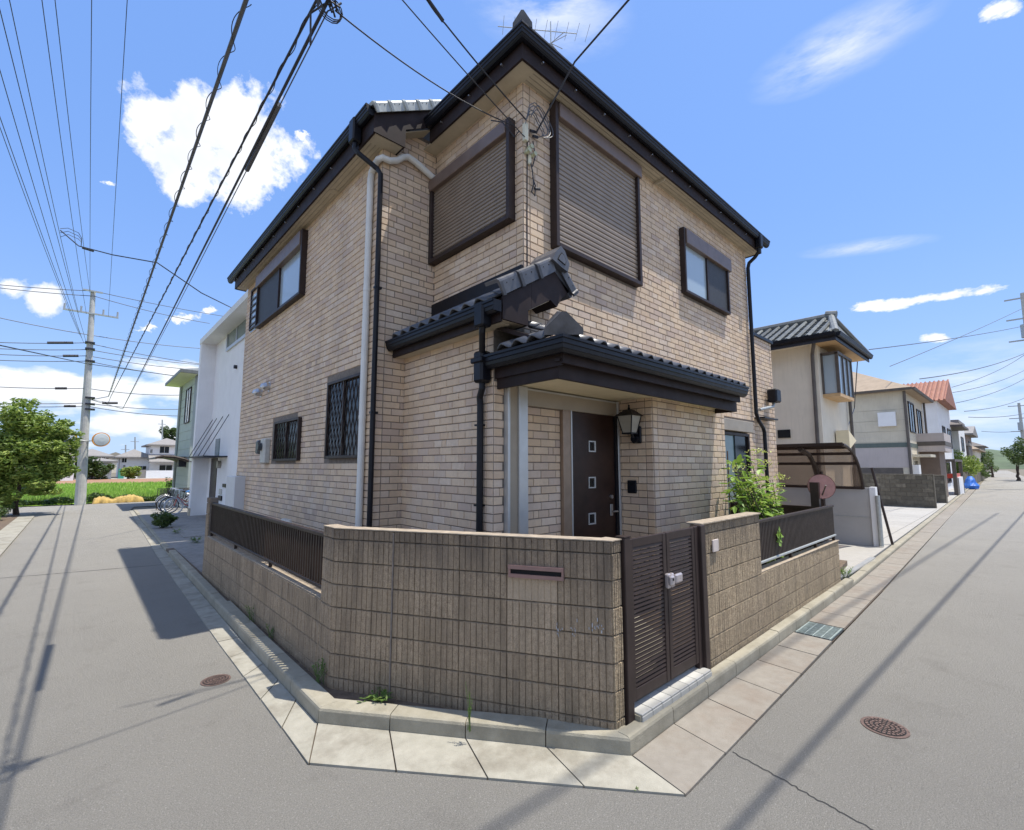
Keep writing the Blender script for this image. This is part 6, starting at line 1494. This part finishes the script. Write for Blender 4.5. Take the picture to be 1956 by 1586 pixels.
for i in range(5200):
    x = R2.uniform(-6.5, 5); 
    if -.1 < x < .5: continue
    y = 34.55+abs(x)*.06+R2.uniform(0, .8); hh = (.2+.35*abs(math.sin(x*1.9))*abs(math.sin(x*.7+1)))*R2.uniform(.2, 1); p = np.array([x, y, hh]); a = R2.normal(size=3); a /= np.linalg.norm(a); b_2 = np.cross(a, R2.normal(size=3)); b_2 /= np.linalg.norm(b_2); s_ = .08
    mb.add([p-a*s_, p+b_2*s_*.5, p+a*s_, p-b_2*s_*.5], [(0, 1, 2, 3)], R2.uniform())
mb.build('verge_plants', 'leafd', kind='stuff')
# yellow netting heap
mb = MB(); A_ = PZ(176, 962, 0); B_ = PZ(274, 958, 0); n_, m_ = 44, 9; vs = []
for i in range(n_+1):
    s_ = i/n_; c = A_+(B_-A_)*s_; h = .5*(.42+.58*abs(math.cos(s_*math.pi*1.1+.25))**.8)*(1-.2*s_)*(math.sin(math.pi*min(1, max(0, s_*1.0)))**.22)
    for j in range(m_):
        a = math.pi*j/(m_-1); vs.append((c[0]+R2.normal()*.01, c[1]-.45*math.cos(a)*(1+.15*math.sin(i*.9)), max(.01, h*math.sin(a)**.7*(1+.07*math.sin(i*.5+j*.9)+.08*math.sin(i*1.7+j*1.3)+.04*R2.uniform(-1, 1)))))
mb.add(vs, [(i*m_+j, (i+1)*m_+j, (i+1)*m_+j+1, i*m_+j+1) for i in range(n_) for j in range(m_-1)]); tag(mb.build('netting_heap', 'tarp', smooth=True), 'heap of yellow netting laid along the field edge by the pole', 'netting')
# roadside tree left
tc_ = PY(52, 860, 29)
blobs = []
for (u, v, ru, rv) in ((60, 815, 45, 45), (25, 850, 55, 50), (85, 855, 50, 42), (45, 900, 60, 40), (100, 900, 40, 35), (-10, 880, 50, 60), (110, 830, 35, 28), (130, 870, 26, 30), (45, 785, 30, 26), (0, 930, 35, 30), (72, 925, 45, 24), (150, 828, 14, 8)):
    c = PY(u, v, 28.6+((u*7) % 5)*.4-1); sc_ = 19.7/892; blobs.append((c, (ru*sc_, ru*sc_*.9, rv*sc_)))
tree('street_tree', 'broad leafy green tree on the left beside the road', (-1.75, 28.4, 0), blobs, 20000, .19, 'leaf', 3.2, .085, seed=3)
lw = struct(sheet('pavement', [(-1.15, 9), (-1.15, 27), (-1.6, 28.0), (-1.72, 9)], .05, 'apron', th=.08)); struct(sheet('front_garden', [(-1.72, 6), (-1.6, 28.3), (-60, 31), (-60, 6)], .04, 'soil', th=.04))
for i, (u, v, r_, h, lab) in enumerate(((8, 1010, .7, .8, 'olive green clipped shrub at the left frame edge'), (22, 985, .6, .75, 'pale green rounded shrub under the street tree'), (-30, 1040, .8, .7, 'low shrub cut by the left frame edge'), (38, 992, .6, .55, 'grey green low shrub at the tree foot near the road'))):
    p = PZ(u, v, .05); p[0] = min(p[0], -2.25); shrub('roadside_shrub', lab, tuple(p), r_, h, 1700, .09, ('weed', 'weed', 'leafd', 'leafd')[i], 50+i)
# distant houses left
def lhouse(label, u0_, u1_, ve, vr, vb, y, depth, wall_, roof_, axis='x', wins=(), hip=True, ov=.7):
    a = PY(u0_, vb, y); b = PY(u1_, vb, y); e_ = PY((u0_+u1_)/2, ve, y); r_ = PY((u0_+u1_)/2, vr, y)
    t = thing('distant_house', label, 'house', ((a[0]+b[0])/2, y+depth/2, 0)); MB().box(a[0], b[0], y, y+depth, 0, e_[2]).build('wall', wall_, t)
    mb = MB(); gable_or_hip(mb, a[0], b[0], y, y+depth, e_[2]+.1, r_[2]-e_[2], ov, axis, hip, .25); mb.build('roof', roof_, t)
    for (wu0, wu1, wv0, wv1) in wins:
        p = PY(wu0, wv1, y); q = PY(wu1, wv0, y); pwin(t, '-y', y, p[0], q[0], p[2], q[2], 'white', 'glassd', .12)
    return t, a, b, e_
t, a, b, e_ = lhouse('white house with grey hipped roof and porch across the field', 284, 352, 851, 836, 915, 104, 9, 'white', 'greyroof', wins=[(304, 324, 853, 866), (303, 330, 888, 900), (272+14, 292, 858, 866)])
p = PY(284, 882, 102.5); q = PY(352, 871, 102.5)
mb = MB(); mb.prism([(p[0], 101.6, p[2]), (p[0], 104, p[2]+1.3), (p[0], 104, p[2]+1.1), (p[0], 101.6, p[2]-.2)], (q[0]-p[0]+2, 0, 0)); mb.build('porch_roof', 'greyroof', t)
lhouse('smaller white house with low roof joined left of the larger one', 226, 283, 874, 858, 914, 106, 8, 'white', 'greyroof', wins=[(232, 243, 874, 884), (234, 240, 888, 900), (262, 280, 890, 910)])
lhouse('brown and white house with sweeping roofs behind the concrete pole', 138, 204, 872, 857, 912, 100, 8, simple('brown_wall_far', (.24, .20, .17), .8), 'greyroof', wins=[(170, 188, 872, 880), (142, 158, 874, 884), (193, 202, 872, 880)])
lhouse('white low house behind the pole, partly hidden by trees', 170, 212, 882, 876, 912, 96, 3, 'white', 'greyroof', wins=[(176, 186, 892, 902)])
lhouse('grey roofed house mostly hidden behind the street tree', 70, 140, 858, 842, 912, 88, 8, 'white', 'greyroof', wins=[(100, 118, 862, 874)])
fwl = thing('garden_wall', 'long bright white wall in front of the houses across the field', 'garden wall', (8, 99, 0)); p = PY(278, 914, 99); q = PY(345, 914, 99); h_ = PY(300, 899, 99)[2]; MB().box(p[0], q[0]+4, 98.9, 99.2, 0, h_).build('panel', 'white', fwl)
p2 = PY(236, 914, 99); q2 = PY(262, 914, 99); MB().box(p2[0], q2[0], 98.9, 99.2, 0, h_).build('panel', 'white', fwl); MB().box(q2[0], p[0], 98.95, 99.15, 0, h_*1.1).build('gate', 'greyroof', fwl)
tb = thing('teal_screen', 'green sheeted box at the left end of the white wall', 'screen', (3, 99, 0)); p = PY(225, 914, 98.5); q = PY(236, 914, 98.5); MB().box(p[0], q[0], 98.3, 99.2, 0, h_*1.25).build('sheet', 'teal', tb)
mb = MB(); pp = PY(312, 800, 150); 
tree('background_tree', 'dark green round topped tree above the white house roof', (PY(325, 900, 125)[0], 125, 0), [(PY(322, 832, 125), (1.9, 1.9, 2.3)), (PY(338, 846, 125), (2.4, 2, 1.7)), (PY(350, 850, 125), (2.2, 2, 1.5))], 4200, .5, 'leafd', 7, .3, seed=14)
for i, (u, v, rr_, lab) in enumerate(((178, 893, 2.2, 'dark bush right of the concrete pole across the field'), (190, 898, 1.9, 'second dark bush right of the concrete pole'), (246, 893, 1.6, 'small green bush before the low white house'), (140, 897, 2.4, 'green bush left of the pole foot across the field'), (110, 895, 3.0, 'wide dark bush behind the street tree'))):
    c = PY(u, v, 94); tree('field_bush', lab, (c[0], 94, 0), [((c[0], 94, rr_*.7), (rr_, rr_*.8, rr_*.75))], 1300, .45, 'leafd' if i != 2 else 'leaf', rr_*.8, .15, 'bush', seed=60+i)
for u, vt in ((258, 835), (240, 850), (310, 802)):
    p = PY(u, 910, 110); q = PY(u, vt, 110); t = thing('utility_pole', 'thin distant pole at %s' % {258: 'the junction of the two white houses', 240: 'the left of the smaller white house', 310: 'the back of the larger white house, topped by an aerial'}[u], 'utility pole', (p[0], 110, 0)); MB().tube([(p[0], 110, 0), (q[0], 110, q[2])], .12, 6).build('pole', 'galv', t); MB().box(q[0]-.6, q[0]+.6, 109.95, 110.05, q[2]-.9, q[2]-.8).build('crossarm', 'galv', t)
# distant town strip, low
mb = MB(); R2 = np.random.RandomState(12)
ts = thing('distant_town', 'row of faint low houses along the horizon on the left', 'houses', (-40, 180, 0)); ts['kind'] = 'stuff'
for i in range(26):
    x = -120+i*9+R2.uniform(-2, 2); w_ = R2.uniform(5, 8); z = R2.uniform(3.5, 5.5); mb.box(x, x+w_, 175, 183, 0, z, R2.uniform()); mb.prism([(x-.4, 174.6, z), (x+w_+.4, 174.6, z), (x+w_/2, 174.6, z+1.6)], (0, 9, 0), 1)
mb.build('town_row', 'offw2', ts, kind='stuff')
